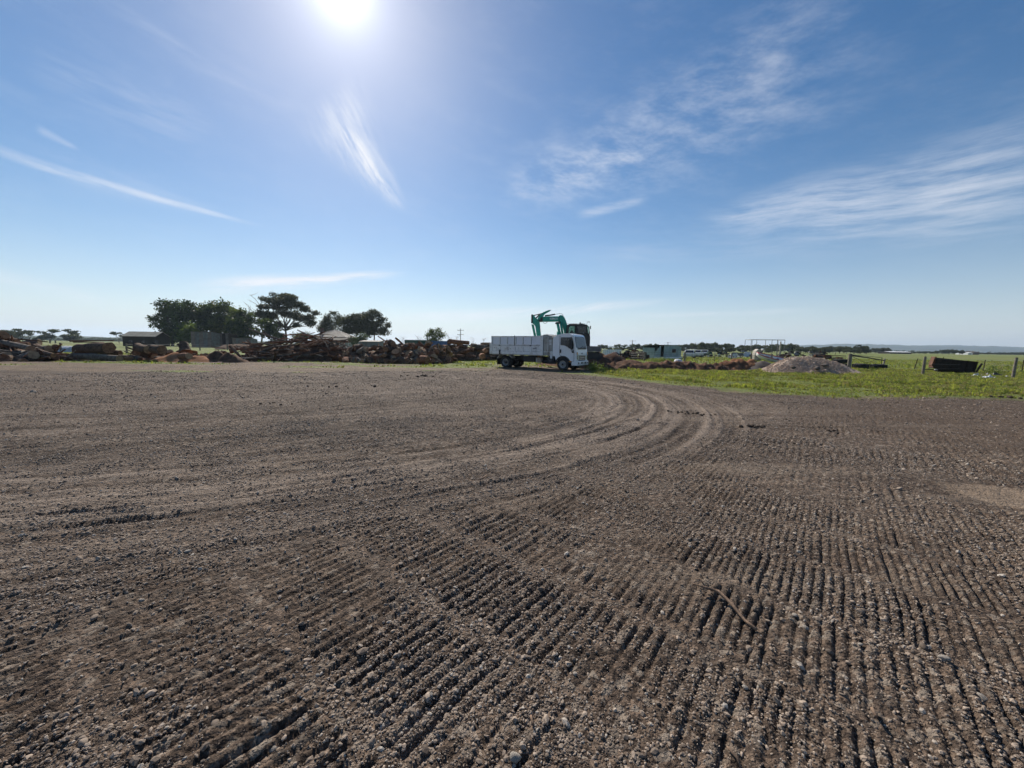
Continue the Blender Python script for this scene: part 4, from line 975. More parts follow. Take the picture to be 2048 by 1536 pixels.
def split_mesh(seed, L, r, mats):
    rnd = random.Random(seed); mb = MB(); kind = rnd.choice((0, 1, 2)); a0, a1 = rnd.uniform(0, 1), (2.2, 3.3, 1.7)[kind]; arc = [(r * math.cos(a0 + a1 * k / 5), r * math.sin(a0 + a1 * k / 5)) for k in range(6)]
    prof = [(rnd.uniform(-.1, .1) * r, rnd.uniform(-.1, .1) * r)] + arc; n = len(prof); vs = []
    for t in (-.5, 0, .5):
        for p in prof: vs.append((t * L + rnd.uniform(-.06, .06) * L * (t != 0), p[0] * rnd.uniform(.85, 1.12), p[1] * rnd.uniform(.85, 1.12)))
    for s_ in (0, 1):
        for k in range(n):
            mb.cur = 1 if k in (0, n - 1) else 0; k2 = (k + 1) % n; mb.f.append((s_ * n + k, s_ * n + k2, (s_ + 1) * n + k2, (s_ + 1) * n + k)); mb.mi.append(mb.cur)
    mb.v = vs; mb.f.append(tuple(range(n - 1, -1, -1))); mb.mi.append(1); mb.f.append(tuple(2 * n + k for k in range(n))); mb.mi.append(1)
    return mb.mesh('split_log', mats)
BARKS = [[M['bark'], M['sawn']], [M['bark_red'], M['sawn']], [M['bark_grey'], M['sawn_pale']], [M['bark'], M['bark_red']]]
POLES = [log_mesh(i, 3.4, random.Random(i).uniform(.05, .11), random.Random(i).uniform(.025, .06), .07, .1, BARKS[(1, 0, 2, 3, 1)[i % 5]], 7, 8) for i in range(10)]
TRUNKS = [log_mesh(20 + i, 2.4, random.Random(i).uniform(.22, .32), random.Random(i).uniform(.18, .26), .05, .08, BARKS[i % 4], 10, 6) for i in range(8)]
ROUNDS = [log_mesh(40 + i, random.Random(i).uniform(.55, .95), random.Random(i).uniform(.26, .40), random.Random(i + 5).uniform(.26, .38), .04, .10, BARKS[i % 4], 10, 3) for i in range(8)]
SPLITS = [split_mesh(60 + i, random.Random(i).uniform(.6, 1.0), random.Random(i + 3).uniform(.30, .48), BARKS[(i + 1) % 4]) for i in range(8)]
def prof_at(P, px): return float(np.interp(px, [p[0] for p in P], [p[1] for p in P]))
def pile(name, label, cat, group, n, top, base, depth, meshes, scale, yaw, tilt, seed, back=0.0, ulo=0.35, core=True, corelabel=None, coremat=None):
    """heap of single pieces over the mound whose skyline is `top` and foot is `base`"""
    rnd = random.Random(seed); a, b = top[0][0], top[-1][0]
    def surf(px, q):
        B = gnd(px, prof_at(base, px)); Yq = B.y + back + q * depth; X = at(px, 700, Yq).x
        Hh = max(0.12, zat(px, prof_at(top, px), B.y + back + 0.55 * depth)); return X, Yq, Hh * min(1.0, 1.35 * (1 - (1 - q) ** 2.2)) if q < 0.62 else Hh * max(0.2, 1 - ((q - 0.62) / 0.5) ** 2)
    if core:  # added dark core that blocks light gaps between the heaped pieces
        nx, nq = 60, 14; V = []
        for j in range(nq):
            q = -0.02 + 1.08 * j / (nq - 1)
            for i in range(nx):
                X, Yq, z = surf(a + (b - a) * i / (nx - 1), min(max(q, 0), 1)); V.append((X, Yq, max(-.05, (z - .22) * .78 * (0 if j in (0, nq - 1) else 1) + rnd.uniform(-.08, .08))))
        i = np.arange(nx * nq).reshape(nq, nx); F = np.stack([i[:-1, :-1], i[:-1, 1:], i[1:, 1:], i[1:, :-1]], -1).reshape(-1, 4)
        tag(obj('light_gap_infill', np_mesh('light_gap_infill', np.array(V), F, coremat or M['debris'])), corelabel, 'infill', None, 'stuff')
    for k in range(n):
        px = rnd.uniform(a, b); q = rnd.random() ** 1.3 * 0.8; X, Yq, z = surf(px, q); u = 1 - (1 - ulo) * rnd.random() ** 2
        s = rnd.uniform(*scale); o = obj(name, rnd.choice(meshes), None, (X, Yq, max(.14, z * u - .10)), (rnd.uniform(0, 6.28), rnd.gauss(0, tilt), yaw(rnd)), (s, s * rnd.uniform(.85, 1.1), s * rnd.uniform(.85, 1.1)))
        tag(o, label, cat, group)
TOP_BR = [(478, 712), (490, 700), (505, 690), (530, 686), (560, 679), (600, 673), (640, 668), (665, 671), (685, 684), (700, 702), (708, 716)]
pile('branch', 'brown branch or pole in the long tangled branch heap', 'branch', 'poles of the branch heap', 190, TOP_BR, [(478, 723), (700, 723)], 4.5, POLES, (0.55, 1.25), lambda r: r.gauss(0, .65), 0.24, 5, corelabel='added dark litter filling the branch heap')
TOP_RD = [(686, 712), (700, 698), (715, 692), (740, 693), (765, 691), (776, 682), (792, 685), (812, 692), (828, 687), (850, 685), (868, 690), (890, 692), (900, 696)]
pile('firewood_block', 'chunky cut or split log in the big firewood heap', 'firewood', 'blocks of the firewood heap', 260, TOP_RD, [(686, 725), (760, 727), (870, 729), (900, 726)], 4.0, ROUNDS + SPLITS + SPLITS + SPLITS + POLES[:2], (0.42, 0.95), lambda r: r.uniform(0, 6.28), 0.5, 6, corelabel='added dark litter filling the firewood heap')
TOP_SL = [(878, 700), (895, 686), (905, 681), (925, 684), (950, 688), (975, 688), (990, 690), (1010, 704)]
pile('slab_log', 'long rough slab log stacked in the heap beside the truck tail', 'log', 'slab logs beside the truck tail', 90, TOP_SL, [(878, 724), (910, 722), (1010, 720)], 3.5, TRUNKS + SPLITS + POLES[:3], (0.5, 0.95), lambda r: r.gauss(0, .2), 0.08, 7, corelabel='added dark litter under the slab logs')
TOP_LF = [(-90, 672), (-40, 677), (0, 682), (22, 680), (36, 685), (60, 690), (85, 694), (105, 704), (122, 716)]
pile('felled_trunk', 'dark rough trunk in the heap at the far left edge', 'log', 'trunks of the far left heap', 90, TOP_LF, [(-90, 720), (0, 722), (122, 722)], 5.0, TRUNKS + POLES, (0.8, 1.45), lambda r: r.gauss(-.1, .45), 0.22, 8, corelabel='added dark litter filling the far left heap')
TOP_MD = [(252, 716), (262, 704), (280, 696), (300, 697), (325, 698), (345, 700), (370, 700), (400, 706), (420, 712), (440, 703), (460, 702), (480, 710), (488, 718)]
pile('log_offcut', 'short log offcut or limb in the low scatter of cut wood', 'log', 'offcuts between log stack and branch heap', 110, TOP_MD, [(252, 722), (488, 722)], 3.0, TRUNKS[:4] + ROUNDS + POLES[:5] + SPLITS, (0.3, 0.75), lambda r: r.uniform(-.8, .8), 0.25, 9, corelabel='added dark litter among the low cut wood', coremat=M['debris'])
TOP_BK = [(478, 694), (500, 687), (530, 690), (560, 688), (600, 690)]
pile('fence_rail', 'weathered timber or rail stacked behind the branch heap', 'timber', 'timbers behind the branch heap', 26, [(430, 694), (450, 686), (478, 684), (500, 686), (530, 688), (560, 690)], [(430, 698), (560, 698)], 5.0, POLES, (0.8, 1.3), lambda r: r.gauss(0, .3), .08, 10, corelabel='added light-blocking litter behind the branch heap')

def single(name, p0, p1, r0, r1, mats, label, cat='log', seed=0, jit=.06, bend=.04, n=12, seg=9, parts=True):
    """one notable log between two points, with its sawn ends as parts"""
    p0, p1 = Vector(p0), Vector(p1); L = (p1 - p0).length; rnd = random.Random(seed); d = (p1 - p0)
    o = empty(name, (p0 + p1) / 2); o.rotation_euler = d.to_track_quat('X', 'Z').to_euler(); tag(o, label, cat)
    me = log_mesh(seed, L, r0, r1, bend, jit, [mats[0], mats[1]], n, seg, .12)
    k = len(me.polygons); V = np.array([v.co[:] for v in me.vertices])
    caps = [tuple(p.vertices) for p in list(me.polygons)[-2:]]
    mb = MB(); mb.v = [tuple(v) for v in V]; mb.f = [tuple(p.vertices) for p in list(me.polygons)[:-2]]; mb.mi = [0] * len(mb.f); mb.build('bark', mats[0], o, smooth=True, recalc=False)
    for c in caps: e = MB(); e.add([V[i] for i in c], [tuple(range(len(c)))]); e.build('sawn_end', mats[1], o, recalc=False)
    return o
def g3(px, py, z): p = gnd(px, py); return Vector((p.x, p.y, z))
def pa(px, py, Y): return at(px, py, Y)
single('sawn_log', pa(146, 715.5, 30.2), pa(238, 715, 29.6), .27, .26, [M['bark_grey'], M['sawn_pale']], 'long straight log with pale sawn end, bottom of the left stack', seed=301)
single('sawn_log', pa(152, 699, 30.8), pa(222, 695, 30.4), .42, .44, [M['bark'], M['sawn']], 'thick dark trunk lying on top of the left log stack', seed=302, jit=.1)
single('sawn_log', pa(208, 706, 31.2), pa(240, 706, 31.0), .26, .22, [M['bark'], M['sawn']], 'short dark log wedged at right of the left stack', seed=303)
single('bent_pole', pa(142, 681, 31.5), pa(225, 682, 31.2), .07, .04, [M['bark'], M['sawn']], 'thin bent pole lying along the top of the left stack', 'branch', 304, .1, .05, 8)
single('bent_pole', pa(150, 685, 30.9), pa(205, 684, 31), .05, .03, [M['bark'], M['sawn']], 'short dark pole under the bent pole on the left stack', 'branch', 305, .1, .08, 8)
single('slanting_trunk', pa(-10, 681, 30), pa(62, 697, 29), .18, .22, [M['bark_grey'], M['sawn_pale']], 'pale bare trunk slanting down across the far left heap', seed=306)
single('slanting_trunk', pa(60, 697, 29.5), pa(108, 712, 28.6), .25, .15, [M['bark'], M['sawn']], 'dark ragged trunk end sliding off the far left heap', seed=307, jit=.15)
single('gnarled_butt', pa(6, 684, 31), pa(34, 683, 30.6), .30, .27, [M['bark'], M['sawn']], 'gnarled tree butt on top of the far left heap', seed=308, jit=.16)
single('cut_log', pa(276, 692, 31.5), pa(296, 700, 30.6), .30, .32, [M['bark'], M['sawn_pale']], 'log with slanting pale cut face left of the sawdust mound', seed=309)
single('cut_log', pa(304, 697, 31), pa(325, 700, 30.4), .33, .36, [M['bark'], M['sawn']], 'dark log with round sawn face touching the sawdust mound', seed=310)
single('thin_limb', pa(255, 695, 31.5), pa(284, 703, 31), .06, .10, [M['bark'], M['sawn']], 'thin dark limb pointing left beside the fence post', 'branch', 311)
single('saw_block', pa(361, 713, 30.2), pa(378, 712, 29.6), .24, .25, [M['bark_red'], M['sawn_pale']], 'short log with pale sawn face sitting in orange sawdust', seed=312)
single('tilted_stump', pa(372, 706, 31), pa(366, 686, 31.4), .42, .30, [M['bark'], M['bark_red']], 'dark tilted stump standing on the sawdust mound', 'stump', 313, .14)
single('leaning_pole', pa(497, 657, 36), pa(577, 684, 37), .05, .10, [M['bark_grey'], M['sawn_pale']], 'long bare pole sticking up left out of the branch heap', 'branch', 314, .05, .02, 8)
single('leaning_pole', pa(595, 660, 37.5), pa(646, 683, 37), .05, .12, [M['bark_grey'], M['sawn_pale']], 'shorter bare pole leaning out of the middle of the branch heap', 'branch', 315, .05, .02, 8)
single('leaning_pole', pa(608, 694, 34.5), pa(645, 682, 36), .09, .05, [M['bark_red'], M['sawn']], 'curved pole lying across the front of the branch heap', 'branch', 316, .05, .08, 8)
single('log_round', pa(707, 711, 34.2), pa(711, 722, 33.8), .46, .42, [M['bark'], M['sawn_pale']], 'upright log round with pale top in front of the firewood heap', seed=317)
single('log_round', pa(800, 690, 35), pa(812, 712, 34), .26, .34, [M['bark_grey'], M['sawn_pale']], 'leaning grey log in the middle of the firewood heap', seed=318)
single('log_round', pa(797, 722, 33), pa(812, 721, 32.4), .30, .26, [M['bark_grey'], M['sawn_pale']], 'hollow-looking pale log round at foot of the firewood heap', seed=319)
single('log_round', pa(842, 719, 32), pa(855, 720, 31.6), .36, .34, [M['bark_red'], M['sawn']], 'orange-faced log round lowest right of the firewood heap', seed=320)
single('slab_log', pa(898, 681, 36.5), pa(938, 687, 36.2), .22, .18, [M['bark_red'], M['sawn']], 'reddish log crowning the slab stack beside the truck', seed=321)
single('slab_log', pa(962, 713, 33.5), pa(966, 712.6, 32.4), .25, .25, [M['bark_red'], M['sawn']], 'log end with orange sawn face near the truck tail', seed=322)
single('slab_log', pa(968, 702, 34), pa(972, 701.5, 33), .19, .19, [M['bark_red'], M['sawn']], 'smaller orange sawn log end above its neighbour by the truck tail', seed=323)
# concrete block in the left heap
b_ = empty('concrete_block', g3(52, 720, 0), R(-18)); tag(b_, 'weathered grey concrete block in front of the far left heap', 'block')
MB().prism([(-.75, -.03), (.6, -.03), (.62, .45), (.25, .72), (-.7, .66)], -.4, .4).build('body', M['concrete'], b_, bevel=.04)

# ------------------------------------------------------------------ mounds
def mound(name, bumps, mat, label, cat, seed, rough=0.12, freq=1.4, res=0.13, kind=None):
    """heap of loose material: a union of rounded bumps (x, y, height, rx, ry)"""
    x0 = min(b[0] - b[3] for b in bumps) - .3; x1 = max(b[0] + b[3] for b in bumps) + .3; y0 = min(b[1] - b[4] for b in bumps) - .3; y1 = max(b[1] + b[4] for b in bumps) + .3
    nx, ny = int((x1 - x0) / res), int((y1 - y0) / res); X, Y = np.meshgrid(np.linspace(x0, x1, nx), np.linspace(y0, y1, ny)); x, y = X.ravel(), Y.ravel()
    h = np.zeros_like(x)
    for bx, by, bh, rx, ry in bumps:
        d = np.hypot((x - bx) / rx, (y - by) / ry) * (1 + .25 * fbm(x * .8 + bx, y * .8, seed + 3, 2)); h = np.maximum(h, bh * np.clip(1 - d, 0, 1) ** .85 * (1 + .0 * d)) if False else np.maximum(h, bh * (1 - sstep(0.0, 1.0, d * .98)))
    k = np.clip(h / .25, 0, 1); h = h + k * (rough * fbm(x * freq, y * freq, seed, 4) + rough * .5 * fbm(x * freq * 4, y * freq * 4, seed + 9, 2)) - .05
    ox, oy = (x0 + x1) / 2, (y0 + y1) / 2; V = np.stack([x - ox, y - oy, h], 1); i = np.arange(nx * ny).reshape(ny, nx)
    F = np.stack([i[:-1, :-1], i[:-1, 1:], i[1:, 1:], i[1:, :-1]], -1).reshape(-1, 4); F = F[(h[F] > -.045).any(1)]
    return tag(obj(name, np_mesh(name, V, F, mat, True), None, (ox, oy, 0)), label, cat, None, kind), ox, oy
def bp(px, py, Y, h, rx, ry): X = at(px, py, Y).x; return (X, Y, h, rx, ry)
mound('sawdust_mound', [bp(355, 715, 31.2, .75, 1.8, 1.3), bp(395, 718, 31.0, .55, 1.9, 1.1), bp(330, 718, 30.9, .45, 1.4, 1.0)], M['sawdust'], 'orange sawdust and chip mound around the cut logs', 'mound', 401)
mound('root_mound', [bp(432, 715, 31.6, .95, 1.5, 1.1), bp(462, 716, 31.3, .75, 1.6, 1.0)], M['debris'], 'dark lump of roots and bark left of the branch heap', 'mound', 402, .25, 2.2)
mound('dirt_mound', [bp(1192, 716, 33.2, 1.25, 2.6, 2.2), bp(1225, 720, 32.6, 1.15, 2.6, 2.0), bp(1255, 724, 31.8, .72, 2.6, 1.8), bp(1150, 720, 33.4, .85, 4.2, 2.6), bp(1188, 722, 30.3, .80, 1.7, 1.3), bp(1210, 724, 30.4, .85, 1.9, 1.4)], M['soil'], 'dark brown soil mound under the excavator beside the truck', 'mound', 403, .16, 1.2)
mound('dirt_berm', [bp(1228, 733, 29.4, .50, 2.0, 1.5), bp(1262, 732, 29.6, .58, 2.2, 1.5), bp(1300, 733, 29.8, .60, 2.4, 1.6), bp(1335, 733, 29.9, .72, 2.3, 1.6), bp(1365, 733, 29.8, .66, 2.2, 1.5), bp(1400, 735, 29.6, .55, 2.3, 1.4), bp(1435, 737, 29.4, .48, 2.2, 1.3)],
      M['soil'], 'long low berm of reddish brown soil right of the truck', 'mound', 404, .34, 1.9, .10)
mound('dirt_mound', [bp(1478, 730, 30.6, 1.02, 1.9, 1.6), bp(1455, 733, 30.2, .72, 2.0, 1.4), bp(1498, 732, 30.4, .85, 1.5, 1.5)], M['soil_red'], 'orange-brown soil mound between the berm and gravel pile', 'mound', 405, .26, 1.9, .10)
mound('dark_gravel_mound', [bp(1524, 736, 29.8, .80, 1.9, 1.4), bp(1545, 739, 29.2, .42, 1.6, 1.1)], M['gravel_dark'], 'dark grey gravel slope left of the pale gravel pile', 'mound', 406, .06, 2.0)
GP = [bp(1590, 735, 28.4, 1.14, 2.9, 2.3), bp(1612, 735, 28.4, 1.18, 3.0, 2.5), bp(1634, 735, 28.3, 1.08, 2.9, 2.4), bp(1655, 737, 28.0, .92, 2.5, 2.0), bp(1568, 738, 28.2, .75, 1.8, 1.7)]
gp, gx, gy = mound('gravel_pile', GP, M['gravel_pile'], 'broad pale pile of crushed gravel beside the gate', 'mound', 407, .16, 1.5, .08)
def mound_h(x, y):
    h = np.zeros_like(x)
    for bx, by, bh, rx, ry in GP: h = np.maximum(h, bh * (1 - sstep(0, 1, np.hypot((x - bx) / rx, (y - by) / ry) * .98)))
    return h
q = np.random.RandomState(9); xx = q.uniform(16, 27, 24000); yy = q.uniform(25.5, 31, 24000); hh = mound_h(xx, yy); kk = hh > .06; xx, yy, hh = xx[kk], yy[kk], hh[kk]; n = len(xx)
s_ = np.exp(q.normal(math.log(.026), .45, n)); M['pile_stone'] = simple('pile_stone', (0.54, 0.42, 0.33), (0.30, 0.23, 0.185), 3, .95, spec=.12)
scatter('pile_gravel', np.stack([xx, yy, hh - .03 + q.uniform(-.02, .04, n)], 1) - np.array([gx, gy, 0]), q.uniform(0, 6.28, (n, 3)), np.stack([s_, s_, s_ * .8], 1), [stone_mesh('pile_pebble', 90 + k, M['pile_stone'], .8, 1) for k in range(3)], None, None, gp)
def chunk(name, px, py, Y, s, mat, label, cat, seed, group=None, flat=.6):
    p = gnd(px, py) if Y is None else at(px, py, Y); z = (hz(p.x, p.y) if Y is None else p.z)
    return tag(obj(name, stone_mesh(name, seed, mat, flat), None, (p.x, p.y, z + s * .2), (0, 0, random.uniform(0, 6)), (s, s, s)), label, cat, group)
chunk('rock', 1634, 738, 26.6, .24, M['gravel_dark'], 'dark rock lying low on the front of the gravel pile', 'rock', 501)
chunk('rock', 1648, 732, 27.0, .30, M['gravel_dark'], 'larger dark flat rock on the right of the gravel pile', 'rock', 502, flat=.35)
chunk('rock', 1587, 736, 26.8, .16, M['gravel_dark'], 'small dark rock on the left flank of the gravel pile', 'rock', 503)

# ------------------------------------------------------------------ tipper truck (x forward, y left, z up)
def wheel(parent, x, y, z, r, w, side, dish, front):
    e = empty('wheel', (x, y, z), 0, parent)
    s = side; MB().lathe([(r * .60, -w / 2), (r * .93, -w / 2), (r, -w * .38), (r, w * .38), (r * .93, w / 2), (r * .60, w / 2)], 36, 'y').build('tyre', M['rubber'], e, True)
    m = MB(); o = -s * 0
    face = s * w / 2
    if front: prof = [(0, face * 1.15), (r * .22, face * 1.15), (r * .26, face * .7), (r * .46, face * .55), (r * .52, face * .95), (r * .60, face * .98)]
    else: prof = [(0, face * .3), (r * .24, face * .3), (r * .26, -face * .2), (r * .44, -face * .1), (r * .50, face * .85), (r * .61, face * .98)]
    m.lathe(prof, 32, 'y', closed=False); m.build('rim', M['rim'], e, True)
    h = MB(); h.lathe([(0, face * 1.2), (r * .17, face * 1.15), (r * .2, face * .2), (0, face * .2)], 20, 'y', closed=False)
    for k in range(8): a = k * math.pi / 4; h.lathe([(0, face * .95), (r * .035, face * .95), (r * .035, face * .3)], 6, 'y', (r * .34 * math.cos(a), 0, r * .34 * math.sin(a)), False)
    h.build('hub', M['chassis'] if True else M['rim'], e, True)
    return e
def text_mesh(txt, size, mat, name='lettering', shear=0.0, ext=0.004):
    cu = bpy.data.curves.new(name, 'FONT'); cu.body = txt; cu.size = size; cu.extrude = ext; cu.shear = shear; cu.align_x = 'CENTER'; cu.align_y = 'CENTER'; cu.offset = size * .018
    tmp = bpy.data.objects.new('tmp', cu); COL.objects.link(tmp); bpy.context.view_layer.update()
    me = bpy.data.meshes.new_from_object(tmp.evaluated_get(bpy.context.evaluated_depsgraph_get())); bpy.data.objects.remove(tmp); me.materials.clear(); me.materials.append(mat); return me
TZ = hz(1.5, 27.5)
T = empty('tipper_truck', (3.995, 27.227, TZ), R(-31.3)); tag(T, 'white tipper truck with high-sided tray parked facing right', 'truck')
W_ = 1.05
cab_pts = [(-.80, 1.00), (-.80, 2.12), (-.74, 2.26), (-.50, 2.42), (-.10, 2.50), (.40, 2.51), (.62, 2.46), (.74, 2.32), (.80, 2.05), (.93, 1.52), (.96, 1.20), (.96, .70), (.46, .52)]
arc = [(.56 * math.cos(R(a)), .42 + .56 * math.sin(R(a))) for a in range(14, 176, 18)]
cab_pts += arc[:]; cab_pts += [(-.62, .95)]
MB().prism(cab_pts, -W_ + .02, W_ - .02).build('cab', M['truck_white'], T, bevel=.05, seg=3)
# dark underside behind the arch
MB().box(-.62, .42, -.80, .80, .55, 1.0).build('engine_bay', M['chassis'], T)
for s in (-1, 1):
    y0, y1 = (-W_ - .004, -W_ + .03) if s < 0 else (W_ - .03, W_ + .004)
    win = [(-.20, 1.74), (-.19, 2.22), (-.14, 2.27), (.60, 2.26), (.66, 2.20), (.76, 1.75), (.74, 1.46), (.62, 1.44), (.30, 1.62), (.08, 1.72)]
    MB().prism(win, y0, y1).build('side_window', M['glass_dark'], T)
    d = MB()                                                       # door shut lines
    for a, b in (((-.26, 2.36), (-.26, 1.05)), ((.80, 1.30), (.80, .58)), ((-.26, 1.05), (-.10, 1.00))):
        L = math.hypot(b[0] - a[0], b[1] - a[1]); nx, nz = -(b[1] - a[1]) / L * .007, (b[0] - a[0]) / L * .007
        d.prism([(a[0] + nx, a[1] + nz), (b[0] + nx, b[1] + nz), (b[0] - nx, b[1] - nz), (a[0] - nx, a[1] - nz)], y0 + .001 * s, y1)
    d.build('door_gap', M['mark'], T)
    MB().box(-.24, -.14, s * (W_ + .02) - .015, s * (W_ + .02) + .015, 1.20, 1.44).build('door_handle', M['black'], T, bevel=.01)
    ml = MB(); ml.prism([(.50, 1.52), (.68, 1.52), (.70, 2.04), (.66, 2.10), (.54, 2.10), (.50, 2.04)], s * 1.22 - .06, s * 1.22 + .06); ml.tube([(.62, s * 1.03, 2.30), (.66, s * 1.24, 2.28), (.62, s * 1.22, 1.9)], .018, 8); ml.tube([(.66, s * 1.03, 1.25), (.68, s * 1.22, 1.35), (.62, s * 1.22, 1.6)], .018, 8)
    ml.prism([(.68, 1.22), (.78, 1.22), (.78, 1.42), (.70, 1.44)], s * 1.07 - .02, s * 1.07 + .02); ml.build('mirror', M['black'], T, bevel=.012)
    hl = empty('headlight', (.97, s * .80, .98), 0, T)
    MB().prism([(-.13, -.22), (.16, -.22), (.12, .02), (.14 * s * 0 + .06, .18), (-.10, .24)] if False else [(s * -.20, -.22), (s * .18, -.22), (s * .20, .10), (s * .18, .26), (s * .06, .22), (s * -.16, .04)], -.01, .035, 'x').build('lens', M['lamp'], hl, bevel=.012)
    MB().prism([(s * .10, .12), (s * .19, .12), (s * .19, .28), (s * .12, .30)], .0, .045, 'x').build('indicator', M['lamp_amber'], hl)
    MB().prism([(s * .05, -.18), (s * .15, -.18), (s * .15, .1), (s * .05, .06)], .03, .045, 'x').build('reflector', M['glass_dark'], hl)
    MB().prism([(.40, .52), (.80, .58), (.80, .66), (.52, .66)], s * 1.045 - .012, s * 1.045 + .012).build('step_recess', M['black'], T)
    MB().box(.46, .62, s * 1.06 - .015, s * 1.06 + .01, .60, .68).build('side_lamp', M['lamp_amber'], T)
    g = MB(); rr = [(.60, .03), (.52, 0)]
    arc2 = [(.585 * math.cos(R(a)), .42 + .585 * math.sin(R(a))) for a in range(20, 171, 10)]; arc3 = [(.50 * math.cos(R(a)), .42 + .50 * math.sin(R(a))) for a in range(170, 19, -10)]
    g.prism(arc2 + arc3, s * 1.035 - .02, s * 1.035 + .02); g.build('wheel_arch', M['black'], T)
ws = [(-.92, 1.62), (-.86, 1.56), (.86, 1.56), (.92, 1.62), (.90, 2.24), (.84, 2.33), (-.84, 2.33), (-.90, 2.24)]
wsx = lambda z: .748 + (2.32 - z) / (2.32 - 1.54) * (.935 - .748) + .02
m = MB(); m.add([(wsx(z), y, z) for y, z in ws] + [(wsx(z) - .05, y, z) for y, z in ws], [tuple(range(8)), tuple(range(15, 7, -1))] + [(i, i + 8, (i + 1) % 8 + 8, (i + 1) % 8) for i in range(8)]); m.build('windscreen', M['glass_dark'], T, bevel=.01)
wp = MB(); wp.box(.95, .985, -.75, .75, 1.47, 1.55); wp.tube([(.99, -.3, 1.54), (.965, .35, 1.70)], .012, 6); wp.tube([(.99, .25, 1.54), (.965, .75, 1.66)], .012, 6); wp.build('wiper', M['black'], T)
gr = empty('grille', (.975, 0, .90), 0, T)
MB().box(-.02, .012, -.62, .62, -.20, .16).build('grille_back', M['black'], gr)
for z in (-.12, .0, .11): MB().prism([(-.60, z - .028), (.60, z - .028), (.56, z + .028), (-.56, z + .028)], .0, .04, 'x').build('grille_bar', M['chrome'], gr, bevel=.008)
obj('lettering', text_mesh('ISUZU', .10, M['mark']), T, (.968, 0, 1.19), (R(90), 0, R(90)))
bm_ = MB(); bm_.prism([(-1.06, .36), (1.06, .36), (1.06, .68), (-1.06, .68)], .62, 1.06, 'x'); bm_.build('bumper', M['truck_white'], T, bevel=.045, seg=3)
bi = MB(); bi.box(1.05, 1.068, -.36, .62, .48, .60); bi.build('bumper_intake', M['black'], T)
for s in (-1, 1): MB().lathe([(0, .012), (.07, .012), (.075, 0)], 16, 'x', (1.062, s * .82, .53), False).build('fog_lamp', M['glass_dark'], T)
MB().box(1.07, 1.078, -.1, .28, .485, .595).build('number_plate', M['plate'], T)
rv = MB(); rv.box(-.35, .4, -.35, .35, 2.50, 2.54); rv.build('roof_vent', M['truck_white'], T, bevel=.02)
# chassis
c = MB()
for s in (-1, 1): c.box(-5.9, .7, s * .42 - .04, s * .42 + .04, .62, .90)
for x_ in (-5.6, -4.0, -3.0, -2.0, -1.2): c.box(x_ - .05, x_ + .05, -.40, .40, .66, .84)
c.build('chassis', M['chassis'], T)
ax = MB(); ax.tube([(-4.65, -.9, .43), (-4.65, .9, .43)], .10, 12); ax.lathe([(0, -.2), (.2, -.12), (.24, 0), (.2, .12), (0, .2)], 16, 'y', (-4.65, 0, .43), False); ax.tube([(0, -.9, .43), (0, .9, .43)], .07, 10); ax.tube([(-4.5, 0, .5), (-1.0, 0, .7)], .05, 8); ax.build('axle', M['chassis'], T)
tk = MB(); tk.box(-3.2, -2.2, -.98, -.55, .50, .92); tk.build('fuel_tank', M['chassis'], T, bevel=.06)
bb = MB(); bb.box(-2.15, -1.75, -.95, -.55, .48, .82); bb.build('battery_box', M['tray_grey'], T, bevel=.01)
tb = MB(); tb.box(-1.25, -.72, -.95, -.5, .42, .95); tb.tube([(-1.7, -.7, .55), (-1.3, -.7, .55)], .13, 14); tb.build('air_tanks', M['chassis'], T)
tb = MB(); tb.box(-3.6, -2.4, .55, .95, .48, .92); tb.build('toolbox', M['chassis'], T, bevel=.02)
for x_, f in ((0, True),):
    for s in (-1, 1): wheel(T, x_, s * .92, .43, .43, .25, s, 0, True)
for s in (-1, 1):
    wheel(T, -4.65, s * .92, .43, .43, .25, s, 0, False); wheel(T, -4.65, s * .62, .43, .43, .25, -s, 0, False)
